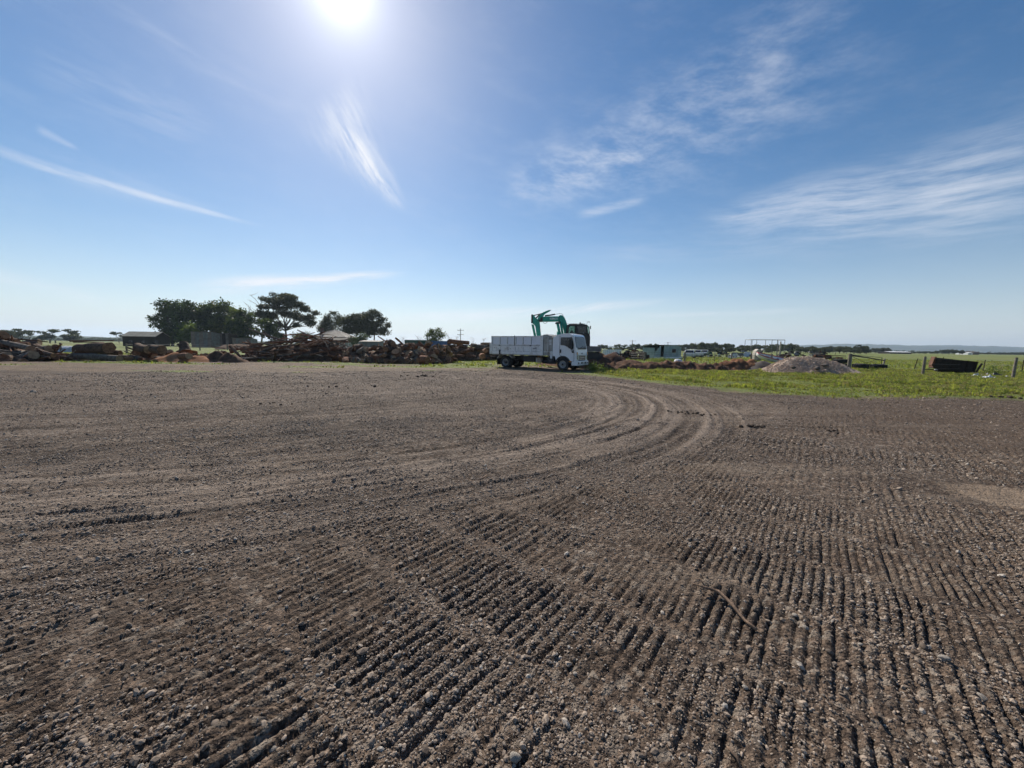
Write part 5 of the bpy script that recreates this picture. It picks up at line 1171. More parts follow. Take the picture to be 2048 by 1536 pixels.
# tray
TY = empty('tray', (0, 0, 0), 0, T)
x0, x1 = -5.86, -1.62
MB().box(x0, x1, -1.06, 1.06, .98, 1.06).build('floor', M['tray_grey'], TY)
for s in (-1, 1):
    yo = s * 1.08; lo = MB()
    lo.box(x0, x1, yo - .02, yo + .02, 1.03, 1.66)
    o = yo + s * .032
    lo.box(x0, x1, o - .012, o + .012, 1.03, 1.24); lo.box(x0, x1, o - .012, o + .012, 1.58, 1.665)
    for x_ in (-5.86, -5.16, -4.50, -3.86, -3.18, -2.50, -1.70): lo.box(x_, x_ + .08, o - .012, o + .012, 1.24, 1.58)
    lo.build('lower_side', M['tray_white'], TY, bevel=.006)
    lg_ = MB()
    for x_ in (-5.78, -5.08, -4.42, -3.78, -3.10, -2.42): lg_.box(x_, x_ + .014, yo + s * .02 - .004, yo + s * .02 + .006, 1.25, 1.58)
    lg_.box(x0 + .02, x1 - .02, yo + s * .02 - .004, yo + s * .02 + .006, 1.24, 1.252); lg_.build('lower_shade_line', M['mark'], TY)  # thin dark strips paint the shading beside posts and pressed panels
    up = MB(); up.box(x0 + .03, x1 - .02, yo - .012, yo + .012, 1.70, 2.33); up.build('upper_sheet', M['tray_panel'], TY)
    fr = MB(); q0 = yo + s * .024
    fr.box(x0, x1, q0 - .02, q0 + .02, 2.28, 2.36); fr.box(x0, x1, q0 - .02, q0 + .02, 1.685, 1.76)
    for x_ in (-5.86, -5.18, -4.52, -3.92, -3.80, -3.20, -2.52, -1.70): fr.box(x_, x_ + .08, q0 - .02, q0 + .02, 1.76, 2.28)
    fr.build('upper_frame', M['tray_white'], TY, bevel=.006)
    gp_ = MB()
    for x_ in (-5.78, -5.10, -4.44, -3.72, -3.12, -2.44): gp_.box(x_, x_ + .025, yo + s * .012 - .006, yo + s * .012 + .008, 1.76, 2.28)
    gp_.box(x0 + .02, x1 - .02, yo - .015, yo + .015, 1.667, 1.683); gp_.build('panel_gap', M['black'], TY)
    lt = MB()
    lt.box(-3.845, -3.80, q0 + s * .02 - .012, q0 + s * .02 + .012, 1.66, 2.40)
    for x_ in (-5.20, -2.56): lt.box(x_, x_ + .14, q0 + s * .02 - .02, q0 + s * .02 + .02, 1.63, 1.71)
    lt.prism([(-5.16, .98), (-5.06, .98), (-5.04, 1.32), (-5.18, 1.36)], q0 + s * .02 - .02, q0 + s * .02 + .02)
    lt.build('latch', M['black'], TY)
    bt = MB(); bt.tube([(-5.86, yo, 1.0), (-1.66, yo, 1.0)], .03, 6); bt.build('edge_rail', M['tray_grey'], TY)
bh = MB(); bh.box(x1 - .04, x1 + .04, -1.1, 1.1, 1.0, 2.40); bh.box(x1 - .1, x1 + .1, -1.12, -1.02, 1.0, 2.40); bh.box(x1 - .1, x1 + .1, 1.02, 1.12, 1.0, 2.40); bh.build('headboard', M['tray_white'], TY, bevel=.01)
tg = MB(); tg.box(-6.06, -5.90, -1.10, 1.10, 1.02, 1.84); tg.build('tailgate', M['tray_white'], TY, bevel=.015)
tg = MB(); tg.box(-5.92, -5.87, -1.08, 1.08, 1.86, 2.36); tg.build('upper_tailgate', M['tray_panel'], TY, bevel=.01)
ld = MB(); ld.prism([(-5.4, 0), (-4.9, .5), (-3.6, .75), (-2.6, .6), (-2.0, 0)], -.9, .9); ldm = ld.build('load', M['soil'], TY, loc=(0, 0, 1.06))
sd = MB()                                                           # scuffs and faded sign writing on the side
for x_, z_, a, b in ((-5.45, 1.44, .1, .05), (-5.3, 1.36, .06, .09), (-5.12, 1.34, .14, .03), (-4.40, 1.35, .1, .03), (-4.2, 1.40, .05, .06), (-3.5, 1.46, .06, .05), (-5.62, 1.46, .08, .08)): sd.prism([(x_, z_), (x_ + a, z_ + .02), (x_ + a * .8, z_ + b), (x_ + a * .1, z_ + b * .7)], -1.108, -1.098)
sd.build('scuff', M['mark'], TY)
sg = MB()
for x0_, x1_, z0_, z1_ in ((-2.32, -2.02, 1.47, 1.505), (-2.30, -1.96, 1.43, 1.455), (-2.16, -1.98, 1.51, 1.535), (-2.36, -1.92, 1.295, 1.305), (-2.36, -1.92, 1.265, 1.272)): sg.prism([(x0_, z0_), (x1_, z0_ + .008), (x1_ + .03, z1_ + .008), (x0_ + .03, z1_)], -1.127, -1.118)
sg.build('sign_writing', M['mark'], TY)
hb = MB(); hb.box(-1.50, -1.15, -1.04, 1.04, .98, 2.34); hb.box(-1.15, -.86, -.98, .98, 1.0, 2.30); hb.build('hoist_box', M['tray_grey'], T, bevel=.02)
hb = MB(); hb.box(-1.12, -.92, -1.0, -.985, 1.75, 2.10); hb.box(-1.52, -.84, -1.055, -1.045, 1.24, 1.27); hb.box(-1.17, -1.13, -1.055, -1.04, 1.27, 2.3); hb.build('hoist_frame', M['tray_white'], T)
hb = MB(); hb.prism([(-1.66, 2.34), (-1.60, 2.46), (-1.30, 2.48), (-1.15, 2.40), (-.86, 2.36), (-.86, 2.30), (-1.66, 2.30)], -.98, .98); hb.build('rolled_tarp', M['tray_grey'], T, bevel=.03)
MB().box(-1.0, -.84, -1.0, -.7, .80, 1.30).build('side_guard', M['tray_white'], T, bevel=.01)
MB().box(-.845, -.82, -.95, .95, 1.05, 2.25).build('cab_back_gap', M['black'], T)
for s in (-1, 1):
    mg = MB()
    for a, b in (((-5.38, .72), (-5.14, 1.0)), ((-5.14, 1.0), (-4.36, 1.0)), ((-4.36, 1.0), (-4.10, .74))):
        dx, dz = b[0] - a[0], b[1] - a[1]; L = math.hypot(dx, dz); nx, nz = -dz / L * .03, dx / L * .03
        mg.prism([(a[0] - nx, a[1] - nz), (b[0] - nx, b[1] - nz), (b[0] + nx, b[1] + nz), (a[0] + nx, a[1] + nz)], s * .78 - .26, s * .78 + .26)
    mg.build('mudguard', M['tray_grey'], T)
    MB().box(-5.40, -5.37, s * .78 - .26, s * .78 + .26, .22, .74).build('mudflap', M['rubber'], T)
lad = MB()
for x_ in (-1.90, -1.66): lad.tube([(x_, -1.08, .30), (x_, -1.08, .96)], .018, 6)
for z_ in (.42, .58, .74, .90): lad.tube([(-1.90, -1.08, z_), (-1.66, -1.08, z_)], .014, 6)
lad.build('ladder', M['orange'], T)
tl = MB(); tl.box(-6.0, -5.93, -1.0, 1.0, .62, .80); tl.build('rear_bar', M['chassis'], T)

# ------------------------------------------------------------------ excavator behind the truck (built in its boom plane)
EX = Vector((5.2, 32.4, .45)); E_ = empty('excavator', EX); tag(E_, 'teal excavator with raised folded boom behind the white truck', 'excavator')
def ex(mb, name, mat, bevel=0, smooth=False, parent=None):
    mb.v = [(v[0] - EX.x, v[1] - EX.y, v[2] - EX.z) for v in mb.v]; return mb.build(name, mat, parent or E_, smooth, bevel)
BY = 32.0
BOOM = ex(MB().prism([(2.36, 3.64), (2.40, 4.03), (2.62, 4.07), (3.72, 4.10), (3.80, 4.20), (4.06, 4.18), (4.22, 4.0), (4.36, 3.70), (4.52, 3.2), (4.62, 2.3), (4.60, 1.75), (4.30, 1.75), (4.28, 2.4), (4.22, 2.9), (4.02, 3.50), (3.86, 3.64), (3.70, 3.68)], BY - .20, BY + .20), 'boom', M['teal'], .03)
ex(MB().prism([(3.79, 3.70), (3.82, 3.70), (3.83, 4.19), (3.80, 4.19)], BY - .205, BY + .205), 'boom_seam', M['exc_dark'], parent=BOOM)
ex(MB().tube([(3.70, BY, 3.62), (4.05, BY, 2.5), (4.25, BY, 1.8)], .02, 6), 'boom_hose', M['exc_dark'], parent=BOOM)
for s in (-1, 1):
    ex(MB().tube([(3.80, BY + s * .30, 2.05), (3.74, BY + s * .30, 2.9)], .09, 12).tube([(3.95, BY + s * .30, 2.40), (3.68, BY + s * .30, 3.52)], .075, 12), 'boom_cylinder', M['teal'], 0, True)
    ex(MB().tube([(4.28, BY + s * .30, 1.9), (3.92, BY + s * .30, 3.60)], .05, 10), 'boom_rod', M['teal'], 0, True)
    ex(MB().box(3.52, 3.86, BY + s * .30 - .08, BY + s * .30 + .08, 3.50, 3.62), 'cylinder_bracket', M['exc_dark'], .01)
ac = MB(); ac.tube([(2.62, BY, 4.14), (3.05, BY, 4.19), (3.45, BY, 4.27)], .06, 10); ex(ac, 'arm_cylinder', M['exc_dark'], 0, True)
hr = MB(); hr.tube([(2.9, BY - .15, 4.10), (3.2, BY - .15, 4.2), (3.70, BY - .15, 4.30), (3.95, BY - .15, 4.31), (4.12, BY - .15, 4.17)], .018, 6); hr.tube([(2.5, BY - .12, 3.62), (2.55, BY - .12, 3.52), (2.7, BY - .12, 3.50), (2.8, BY - .12, 3.64)], .018, 6); hr.tube([(2.14, BY - .2, 3.4), (2.24, BY - .22, 3.25), (2.2, BY - .2, 3.0)], .015, 6); ex(hr, 'hydraulic_hose', M['exc_grey'])
ex(MB().prism([(1.54, 3.55), (1.56, 4.18), (1.72, 4.20), (1.80, 4.02), (1.98, 3.86), (2.18, 3.72), (2.22, 3.45), (2.40, 1.9), (2.46, 1.2), (2.14, 1.2), (1.98, 2.5), (1.86, 3.25), (1.74, 3.42)], BY - .16, BY + .16), 'arm', M['teal'], .025)
ex(MB().prism([(1.54, 3.45), (1.74, 3.42), (1.98, 2.40), (2.02, 1.6), (1.86, 1.6), (1.78, 2.4), (1.60, 3.2)], BY + .22, BY + .40), 'arm_guard', M['teal'], .02)
ex(MB().box(1.50, 1.62, BY - .2, BY + .2, 3.52, 4.22), 'arm_tail', M['exc_dark'], .02)
ex(MB().tube([(1.62, BY, 4.14), (2.1, BY, 4.24), (2.42, BY, 4.32)], .045, 10).tube([(1.85, BY, 3.9), (2.28, BY, 4.3)], .06, 10), 'linkage', M['exc_dark'], 0, True)
ex(MB().prism([(2.02, 3.62), (2.05, 3.95), (2.16, 4.16), (2.32, 4.34), (2.58, 4.46), (2.90, 4.58), (3.08, 4.55), (2.88, 4.43), (2.62, 4.28), (2.50, 4.12), (2.46, 3.98), (2.38, 3.66)], BY - .34, BY - .20), 'grab_jaw', M['teal'], .02)
ex(MB().prism([(2.02, 3.62), (2.05, 3.95), (2.16, 4.16), (2.32, 4.34), (2.58, 4.46), (2.90, 4.58), (3.08, 4.55), (2.88, 4.43), (2.62, 4.28), (2.50, 4.12), (2.46, 3.98), (2.38, 3.66)], BY + .20, BY + .34), 'grab_jaw', M['teal'], .02)
for k in range(4): ex(MB().prism([(2.70 + .10 * k, 4.46 + .035 * k), (2.82 + .10 * k, 4.50 + .03 * k), (3.02 + .05 * k, 4.60 + .005 * k), (2.86 + .09 * k, 4.56 + .02 * k)], BY - .30 + .17 * k, BY - .22 + .17 * k), 'grab_tooth', M['exc_dark'])
ex(MB().box(2.24, 2.42, BY - .36, BY + .36, 3.64, 3.98).tube([(2.18, BY - .38, 3.72), (2.18, BY + .38, 3.72)], .1, 12), 'pivot_pin', M['exc_dark'], .02)
lt_ = obj('lettering', text_mesh('KOBELCO', .20, M['white']), BOOM, Vector((3.33, BY - .206, 3.90)) - EX, (R(90), R(-1.5), 0)); lt_.scale = (.72, 1, 1)
# house, cab and undercarriage
ex(MB().prism([(3.9, 31.0), (7.05, 31.0), (7.22, 31.3), (7.22, 33.5), (7.05, 33.8), (3.9, 33.8)], 1.27, 1.71, 'z'), 'counterweight_deck', M['exc_grey'], .03)
ex(MB().box(3.95, 7.18, 30.985, 30.998, 1.26, 1.31), 'deck_edge', M['exc_cream'])
ex(MB().box(4.6, 6.6, 31.6, 33.3, .95, 1.27).lathe([(0, .0), (.75, 0), (.75, .3), (0, .3)], 28, 'z', (5.3, 32.4, .95), False), 'swing_ring', M['exc_dark'])
for Yt in (31.15, 33.2):
    pr = [(3.5 + .38 * math.cos(R(a)), .83 + .38 * math.sin(R(a))) for a in range(90, 271, 20)] + [(6.9 + .38 * math.cos(R(a)), .83 + .38 * math.sin(R(a))) for a in range(-90, 91, 20)]
    ex(MB().prism(pr, Yt, Yt + .5), 'track', M['exc_dark'], .02)
    sh = MB()
    for k in range(20): sh.box(3.5 + k * .175, 3.6 + k * .175, Yt - .02, Yt + .52, 1.205, 1.235)
    ex(sh, 'track_shoes', M['exc_dark'])
C1, C2 = 30.95, 32.02 - .25
CABX = ex(MB().prism([(4.34, 1.71), (4.34, 2.70), (5.06, 2.70), (5.10, 2.74), (5.90, 2.74), (6.14, 2.70), (6.20, 2.4), (6.20, 1.71)], C1, C2), 'cab', M['exc_dark'], .02)
rf = MB(); rf.prism([(4.38, 3.28), (4.42, 3.40), (4.56, 3.46), (5.05, 3.46), (5.20, 3.43), (5.44, 3.50), (5.60, 3.46), (5.90, 3.40), (6.06, 3.26), (5.9, 3.26), (5.2, 3.30)], C1, C2); ex(rf, 'cab_roof', M['exc_dark'], .02, parent=CABX)
ex(MB().prism([(4.50, 3.40), (4.58, 3.475), (5.03, 3.475), (5.10, 3.41)], C1 - .012, C1 + .3), 'roof_panel', M['exc_cream'], .008, parent=CABX)
for yy_ in (C1, C2 - .05):
    pl_ = MB(); pl_.prism([(4.34, 2.68), (4.40, 3.30), (4.48, 3.30), (4.46, 2.68)], yy_, yy_ + .05); pl_.prism([(5.06, 2.68), (5.06, 3.32), (5.20, 3.36), (5.22, 2.68)], yy_, yy_ + .05); pl_.prism([(5.86, 2.70), (5.84, 3.32), (5.93, 3.32), (5.97, 2.70)], yy_, yy_ + .05); pl_.prism([(6.10, 2.66), (6.03, 3.27), (6.09, 3.25), (6.18, 2.66)], yy_, yy_ + .05)
    ex(pl_, 'pillar', M['exc_dark'], parent=CABX)
    ex(MB().prism([(4.46, 2.70), (4.48, 3.29), (5.06, 3.31), (5.06, 2.70)], yy_ + .02, yy_ + .028), 'cab_window', M['cab_glass'], parent=CABX)
    ex(MB().prism([(5.95, 2.70), (5.92, 3.27), (6.04, 3.25), (6.11, 2.70)], yy_ + .02, yy_ + .028), 'rear_window', M['cab_glass'], parent=CABX)
ex(MB().prism([(5.22, 2.70), (5.20, 3.32), (5.84, 3.32), (5.86, 2.70)], C1 + .02, C1 + .06), 'door_panel', M['glass_dark'], parent=CABX)
ex(MB().prism([(5.22, 2.70), (5.20, 3.32), (5.84, 3.32), (5.86, 2.70)], C2 - .06, C2 - .02), 'cab_back_panel', M['exc_dark'], parent=CABX)
ex(MB().prism([(4.62, 2.70), (4.66, 2.88), (4.74, 2.95), (4.84, 2.93), (4.88, 2.80), (4.98, 2.70)], 31.2, 31.55), 'seat', M['exc_grey'], .03, parent=CABX)
ex(MB().box(4.46, 5.06, C1 + .015, C1 + .03, 3.10, 3.125), 'window_bar', M['exc_dark'], parent=CABX)
rl = MB(); rl.tube([(4.30, 31.7, 3.50), (5.92, 31.7, 3.53)], .012, 6); rl.tube([(5.93, 31.1, 3.38), (5.93, 31.1, 3.64), (6.05, 31.1, 3.68), (6.16, 31.1, 3.62)], .014, 6); rl.tube([(5.98, 31.1, 3.6), (6.14, 31.1, 3.61)], .012, 6); ex(rl, 'handrail', M['exc_grey'])
ex(MB().lathe([(0, .12), (.05, .1), (.07, 0)], 12, 'z', (5.42, 31.3, 3.49), False), 'beacon', M['exc_dark'], parent=CABX)
mr = MB(); mr.tube([(6.05, 30.9, 3.2), (6.16, 30.75, 3.2)], .012, 6); mr.box(6.12, 6.18, 30.7, 30.82, 3.05, 3.3); ex(mr, 'mirror', M['exc_dark'])

# ------------------------------------------------------------------ fences
def fence(label, posts, wires, name='paddock_fence', pr=.075, mats=None, wr=.006):
    """posts: (px, base_py, height, steel?, lean) ; wires join neighbours"""
    g0 = gnd(posts[0][0], posts[0][1]); t = empty(name, g0); tag(t, label, 'fence'); P = []
    for px, py, hgt, steel, lean in posts:
        p = gnd(px, py) - g0; P.append((p, hgt, lean)); z = max(-.1, 0)
        if steel: MB().box(p.x - .02, p.x + .02, p.y - .02, p.y + .02, 0, 0) if False else MB().prism([(p.x - .025, -.2), (p.x + .025, -.2), (p.x + .025 + lean * hgt, hgt), (p.x - .025 + lean * hgt, hgt)], p.y - .02, p.y + .02).build('steel_post', M['dark_rust'], t)
        else: MB().tube([(p.x, p.y, -.2), (p.x + lean * hgt * .5, p.y, hgt * .5), (p.x + lean * hgt, p.y, hgt)], [pr * 1.05, pr, pr * .95], 10, jit=.04).build('post', M['post'], t)
    for a, b in zip(P[:-1], P[1:]):
        for k in wires:
            m = (a[0] + b[0]) / 2; za, zb = a[1] * k, b[1] * k
            MB().tube([(a[0].x + a[2] * za, a[0].y, za), (m.x, m.y, (za + zb) / 2 - .03), (b[0].x + b[2] * zb, b[0].y, zb)], wr, 5).build('wire', M['wire'], t)
fence('wire fence with round timber posts at the right, near the rusty trailer body', [(1845, 751, 1.32, 0, .03), (1965, 745, 1.05, 1, .10), (2025, 757, 1.36, 0, .06), (2230, 764, 1.3, 0, 0)], (.35, .62, .9))
fence('thin leaning steel posts and wire behind the near right fence', [(1827, 741, 1.05, 1, .24), (1884, 728, 1.0, 1, .1), (2043, 745, 1.1, 1, .05)], (.55, .9))
fence('post and wire fence behind the soil berm and shed', [(1240, 717, 1.1, 0, 0), (1289, 722, 1.15, 0, .0), (1369, 725, 1.22, 0, .0), (1429, 723, 1.1, 1, .0), (1463, 722, 1.1, 0, 0), (1502, 723, 1.1, 0, 0), (1543, 724, 1.1, 0, 0)], (.3, .55, .75, .95), pr=.10, wr=.012)
fence('short dark steel post row in front of the pale green shed', [(1296, 715, 1.0, 1, 0), (1322, 716, .95, 1, 0), (1343, 716, .95, 1, 0), (1356, 716, .95, 1, 0)], (.35, .85), wr=.02)
fence('old post and wire fence behind the left log stack', [(40, 706, 1.2, 0, 0), (122, 704, 1.2, 0, 0), (254, 707, 1.25, 0, 0), (400, 700, 1.2, 0, 0), (455, 699, 1.1, 0, 0)], (.3, .6, .9), pr=.10, wr=.012)
fence('distant row of paddock posts beyond the white wrapped heap', [(-20, 684.5, 1.3, 0, 0), (28, 684.5, 1.3, 0, 0), (58, 685, 1.3, 0, 0), (77, 686, 1.3, 0, 0), (100, 686, 1.3, 0, 0), (111, 686.2, 1.3, 0, 0)], (.9,), pr=.25, wr=.02)

# gate swung open behind the gravel pile
G0 = gnd(1697, 741); g = empty('gate', G0); tag(g, 'dark timber and pipe gate hung on a stout post by the tyres', 'gate')
MB().tube([(0, 0, -.2), (.02, 0, .7), (.04, 0, 1.38)], [.15, .14, .13], 10, jit=.04).build('gate_post', M['post'], g)
e2 = gnd(1767, 732) - G0
def gp3(t, z): return (e2.x * t, e2.y * t, z)
MB().tube([gp3(.0, 1.27), gp3(.5, .98), gp3(1.0, .62)], .055, 8).build('top_rail', M['dark_rust'], g)
MB().tube([gp3(.0, 1.32), gp3(.6, 1.08), gp3(.92, .95)], .02, 6).build('upper_rail', M['dark_rust'], g)
MB().tube([gp3(.03, 1.2), gp3(.5, .35)], .018, 6).tube([gp3(.28, .3), gp3(.7, .8)], .018, 6).build('brace', M['dark_rust'], g)
MB().tube([gp3(.91, .2), gp3(.91, .96)], .03, 6).build('stile', M['dark_rust'], g)
MB().tube([gp3(.98, -.1), gp3(1.02, .80)], .09, 8).build('end_post', M['post'], g)
def tyre(px, py, Y, r, w, label, stack=1):
    B = gnd(px, py); t = empty('tractor_tyre', B); tag(t, label, 'tyre')
    prof = [(r * .48, .04), (r * .62, 0), (r * .85, .01), (r * .96, w * .10), (r, w * .28), (r * .99, w * .60), (r * .90, w * .84), (r * .74, w * .97), (r * .58, w), (r * .48, w * .92)]
    MB().lathe(prof, 40, 'z').build('carcass', M['rubber'], t, True)
    lg = MB()
    for k in range(22):
        a = k * 2 * math.pi / 22
        for z0, z1, da in ((.1, .5, .10), (.5, .9, -.10)):
            c0, s0 = math.cos(a), math.sin(a); c1, s1 = math.cos(a + da), math.sin(a + da); lg.tube([(r * 1.0 * c0, r * 1.0 * s0, w * z0), (r * 1.0 * c1, r * 1.0 * s1, w * z1)], .035, 4)
    lg.build('tread_lugs', M['rubber'], t); return t
tyre(1720, 738, None, .57, .50, 'old tractor tyre lying flat left of centre under the gate rail')
tyre(1756, 738, None, .60, .46, 'old tractor tyre lying flat under the far end of the gate')
tyre(1679, 735, None, .68, .42, 'tractor tyre at the bottom behind the gate post')
t2 = tyre(1679, 735, None, .64, .40, 'tractor tyre on top of another behind the gate post'); t2.location.z = .44

# tilted rusty trailer body
TB = gnd(1900, 746); tb = empty('trailer', TB); tag(tb, 'rusty steel trailer body lying tilted on the grass', 'trailer'); tb.rotation_euler = (0, R(7), R(-38))
L0, L1 = -1.1, 1.1
MB().box(L0, L1, -.75, .75, .22, .30).build('floor', M['dark_rust'], tb)
for s, nm in ((-1, 'side_panel'), (1, 'side_panel')):
    m = MB(); m.box(L0, L1, s * .75 - .02, s * .75 + .02, .30, 1.05); m.box(L0, L1, s * .77 - .03, s * .77 + .03, 1.0, 1.08)
    for k in range(6): m.box(L0 + k * .42, L0 + k * .42 + .06, s * .79 - .02, s * .79 + .02, .25, 1.0)
    m.build(nm, M['dark_rust'], tb)
MB().box(L0 - .05, L0, -.77, .77, .28, 1.14).build('headboard', M['rust'], tb)
m = MB(); m.prism([(L0 - .14, .45), (L0, .28), (L0, 1.12), (L0 - .10, 1.10)], -.78, .4); m.build('front_plate', M['rust'], tb)
m = MB(); m.prism([(L1, .2), (L1 + .12, .3), (L1 + .26, .98), (L1 + .16, 1.02)], -.75, -.65); m.prism([(L1, .2), (L1 + .12, .3), (L1 + .26, .98), (L1 + .16, 1.02)], .65, .75); m.box(L1 - .03, L1, -.73, .73, .3, .9); m.build('tail_hinge', M['dark_rust'], tb)
m = MB(); m.box(L0 + .3, L1 - .1, -.5, -.38, .0, .22); m.box(L0 + .3, L1 - .1, .38, .5, .0, .22); m.tube([(L0 - .5, -.3, .06), (L0 + .5, -.3, .14)], .04, 6); m.build('subframe', M['dark_rust'], tb)
m = MB(); m.lathe([(0, .1), (.1, .08), (.12, 0)], 12, 'z', (L0 + .15, -.85, .1), False); m.build('hoist_knuckle', M['concrete'], tb)

# plastic and rag scraps
for i, (px, py, s, mt, lb) in enumerate(((1954, 753, .26, 'plastic', 'crumpled grey-white plastic sheet left of the dark rag'), (1977, 757, .34, 'plastic', 'larger crumpled white plastic sheet by the right fence post'), (1988, 753, .42, 'black', 'dark rag strewn between the white plastic scraps'), (2012, 755, .16, 'plastic', 'small white scrap nearest the right fence post'))):
    p = gnd(px, py); rnd = random.Random(i); mb = MB(); nn = 9
    vs = [((u / (nn - 1) - .5) * 2.4 * s, (v / (nn - 1) - .5) * 1.4 * s, max(0.01, rnd.gauss(.3, .22)) * s * math.sin(math.pi * u / (nn - 1)) ** .5 * math.sin(math.pi * v / (nn - 1)) ** .5 if 0 < u < nn - 1 and 0 < v < nn - 1 else .01) for v in range(nn) for u in range(nn)]
    mb.add(vs, [(v * nn + u, v * nn + u + 1, (v + 1) * nn + u + 1, (v + 1) * nn + u) for v in range(nn - 1) for u in range(nn - 1)])
    tag(obj('plastic_scrap' if mt == 'plastic' else 'rag', mb.mesh('scrap', M[mt]), None, (p.x, p.y, hz(p.x, p.y) + .03), (0, 0, rnd.uniform(-.4, .4))), lb, 'scrap')

# ------------------------------------------------------------------ paddock junk
def shed_green():
    a = gnd(1306, 717.5); b = gnd(1373, 718); t = empty('portable_shed', a, math.atan2(b.y - a.y, b.x - a.x) + R(8)); tag(t, 'pale green corrugated portable shed with dark doorway', 'shed'); L = (b - a).length * .98; w = 2.6; Hs = zat(1340, 689.5, a.y)
    m = MB(); corr(m, (1.15, 0, 0), (1.45, 0, 0), .05, Hs - .2, .12, .02); corr(m, (2.1, 0, 0), (L - 1.0, 0, 0), .05, Hs, .14, .02); m.build('front_wall', M['shed_green'], t, recalc=False)
    m = MB(); corr(m, (.2, -.03, 0), (1.15, -.03, 0), .05, Hs - .55, .14, .02, top=(Hs - 1.2, Hs - .35)); m.build('side_skirt', M['shed_green'], t, recalc=False)
    m = MB(); corr(m, (L - 1.0, -.05, 0), (L, .3, 0), .05, Hs - .2, .14, .02, top=(Hs - .1, Hs - .4)); corr(m, (L, .3, 0), (L, w, 0), .05, Hs - .3, .14, .02); corr(m, (.2, 0, 0), (.2, w, 0), .05, Hs - .5, .14, .02, -1); corr(m, (.2, w, 0), (L, w, 0), .05, Hs - .2, .14, .02, -1); m.build('wall', M['shed_green'], t, recalc=False)
    MB().box(1.45, 2.1, .45, .5, 0, Hs - .1).build('doorway', M['black'], t); MB().box(L - 2.2, L - 1.4, -.05, -.03, 1.0, 1.55).build('window', M['glass_dark'], t)
    m = MB(); roof_sheet(m, (.1, -.15, Hs - .02), (L, -.15, Hs - .1), (L, w + .1, Hs - .25), (.1, w + .1, Hs - .25), 40, .02); m.build('roof', M['shed_green'], t, recalc=False)
    m = MB(); m.box(.2, L, -.06, -.03, 0, .3); m.build('skirting', M['white'], t)
shed_green()
def car(px, py, rz, label, group=None):
    B = gnd(px, py); t = empty('parked_car', B, rz); tag(t, label, 'car', group)
    body = [(-2.1, .35), (-2.15, .75), (-2.05, .92), (-1.0, .95), (1.9, .95), (2.1, .8), (2.12, .4), (1.65, .35), (1.55, .6), (1.05, .6), (.95, .35), (-.95, .35), (-1.05, .6), (-1.55, .6), (-1.65, .35)]
    MB().prism(body, -.83, .83).build('body', M['car_white'], t, bevel=.05)
    MB().prism([(-1.15, .94), (-.6, 1.42), (1.55, 1.44), (1.95, .94)], -.72, .72).build('cabin', M['car_white'], t, bevel=.05)
    for s in (-1, 1): MB().prism([(-.98, .98), (-.55, 1.36), (1.45, 1.38), (1.75, .98)], s * .725 - .008, s * .725 + .008).build('side_window', M['glass_dark'], t)
    MB().add([(-1.16, -.62, .98), (-1.16, .62, .98), (-.66, .62, 1.38), (-.66, -.62, 1.38)], [(0, 1, 2, 3)]).build('windscreen', M['glass_dark'], t); MB().add([(1.94, -.62, 1.0), (1.94, .62, 1.0), (1.60, .62, 1.38), (1.60, -.62, 1.38)], [(0, 1, 2, 3)]).build('rear_window', M['glass_dark'], t)
    for x_ in (-1.3, 1.3):
        for s in (-1, 1): MB().lathe([(.0, -.08), (.2, -.09), (.31, -.09), (.31, .09), (.2, .09), (0, .08)], 20, 'y', (x_, s * .76, .31), False).build('wheel', M['rubber'], t, True)
    for s in (-1, 1): MB().box(-2.17, -2.13, s * .62 - .15, s * .62 + .15, .68, .82).build('headlight', M['lamp'], t)
car(1379, 716.5, R(60), 'old white car parked closest to the pale green shed')
car(1394, 714.6, R(60), 'old white car in the middle of the row of three')
car(1408, 713.0, R(60), 'old white car at the right end of the row of three')
def scrap_heap(px0, px1, base, top, label, seed, mats, name='scrap_heap', n=60, Y=None, cat='scrap'):
    rnd = random.Random(seed); a, b = gnd(px0, base), gnd(px1, base); t = empty(name, (a + b) / 2); tag(t, label, cat); L = (b - a).length; Hs = zat((px0 + px1) / 2, top, a.y); o = (a + b) / 2
    for k in range(n):
        mb = MB(); x = rnd.uniform(-.5, .5) * L; hh_ = Hs * max(.2, 1 - (abs(x) / (.55 * L)) ** 1.6); z = rnd.random() * hh_ * .85; y = rnd.uniform(-.5, .8); kind = rnd.choice((0, 0, 1, 2, 3))
        if kind == 0: d = Vector((rnd.uniform(-1, 1), rnd.uniform(-.5, .5), rnd.uniform(-.4, .6))) * rnd.uniform(.3, .8); mb.tube([(x, y, z + .05), (x + d.x, y + d.y, max(.03, z + d.z))], rnd.uniform(.02, .05), 5); nm = 'bar'
        elif kind == 1: s = rnd.uniform(.12, .35); mb.lathe([(s * .5, -.05), (s, -.06), (s, .06), (s * .5, .05)], 14, rnd.choice('xyz'), (x, y, z + s * .6)); nm = 'disc'
        elif kind == 2: w, d, h = (rnd.uniform(.1, .4) for _ in range(3)); mb.box(x - w, x + w, y - d, y + d, max(0, z - .1), z + h); nm = 'casting'
        else: w, h = rnd.uniform(.25, .6), rnd.uniform(.15, .45); mb.add([(x - w, y, max(0, z - .1)), (x + w, y + rnd.uniform(-.2, .2), max(.02, z - .1 + rnd.uniform(-.1, .1))), (x + w, y + .15, z + h), (x - w, y + .1, z + h * rnd.uniform(.5, 1))], [(0, 1, 2, 3)]); nm = 'panel'
        mb.build(nm, M[rnd.choice(mats)], t)
    return t
scrap_heap(1247, 1292, 719, 697, 'tall dark tangle of scrap machinery behind the berm', 31, ['dark_rust', 'dark_rust', 'black', 'chassis', 'rust'], n=110)
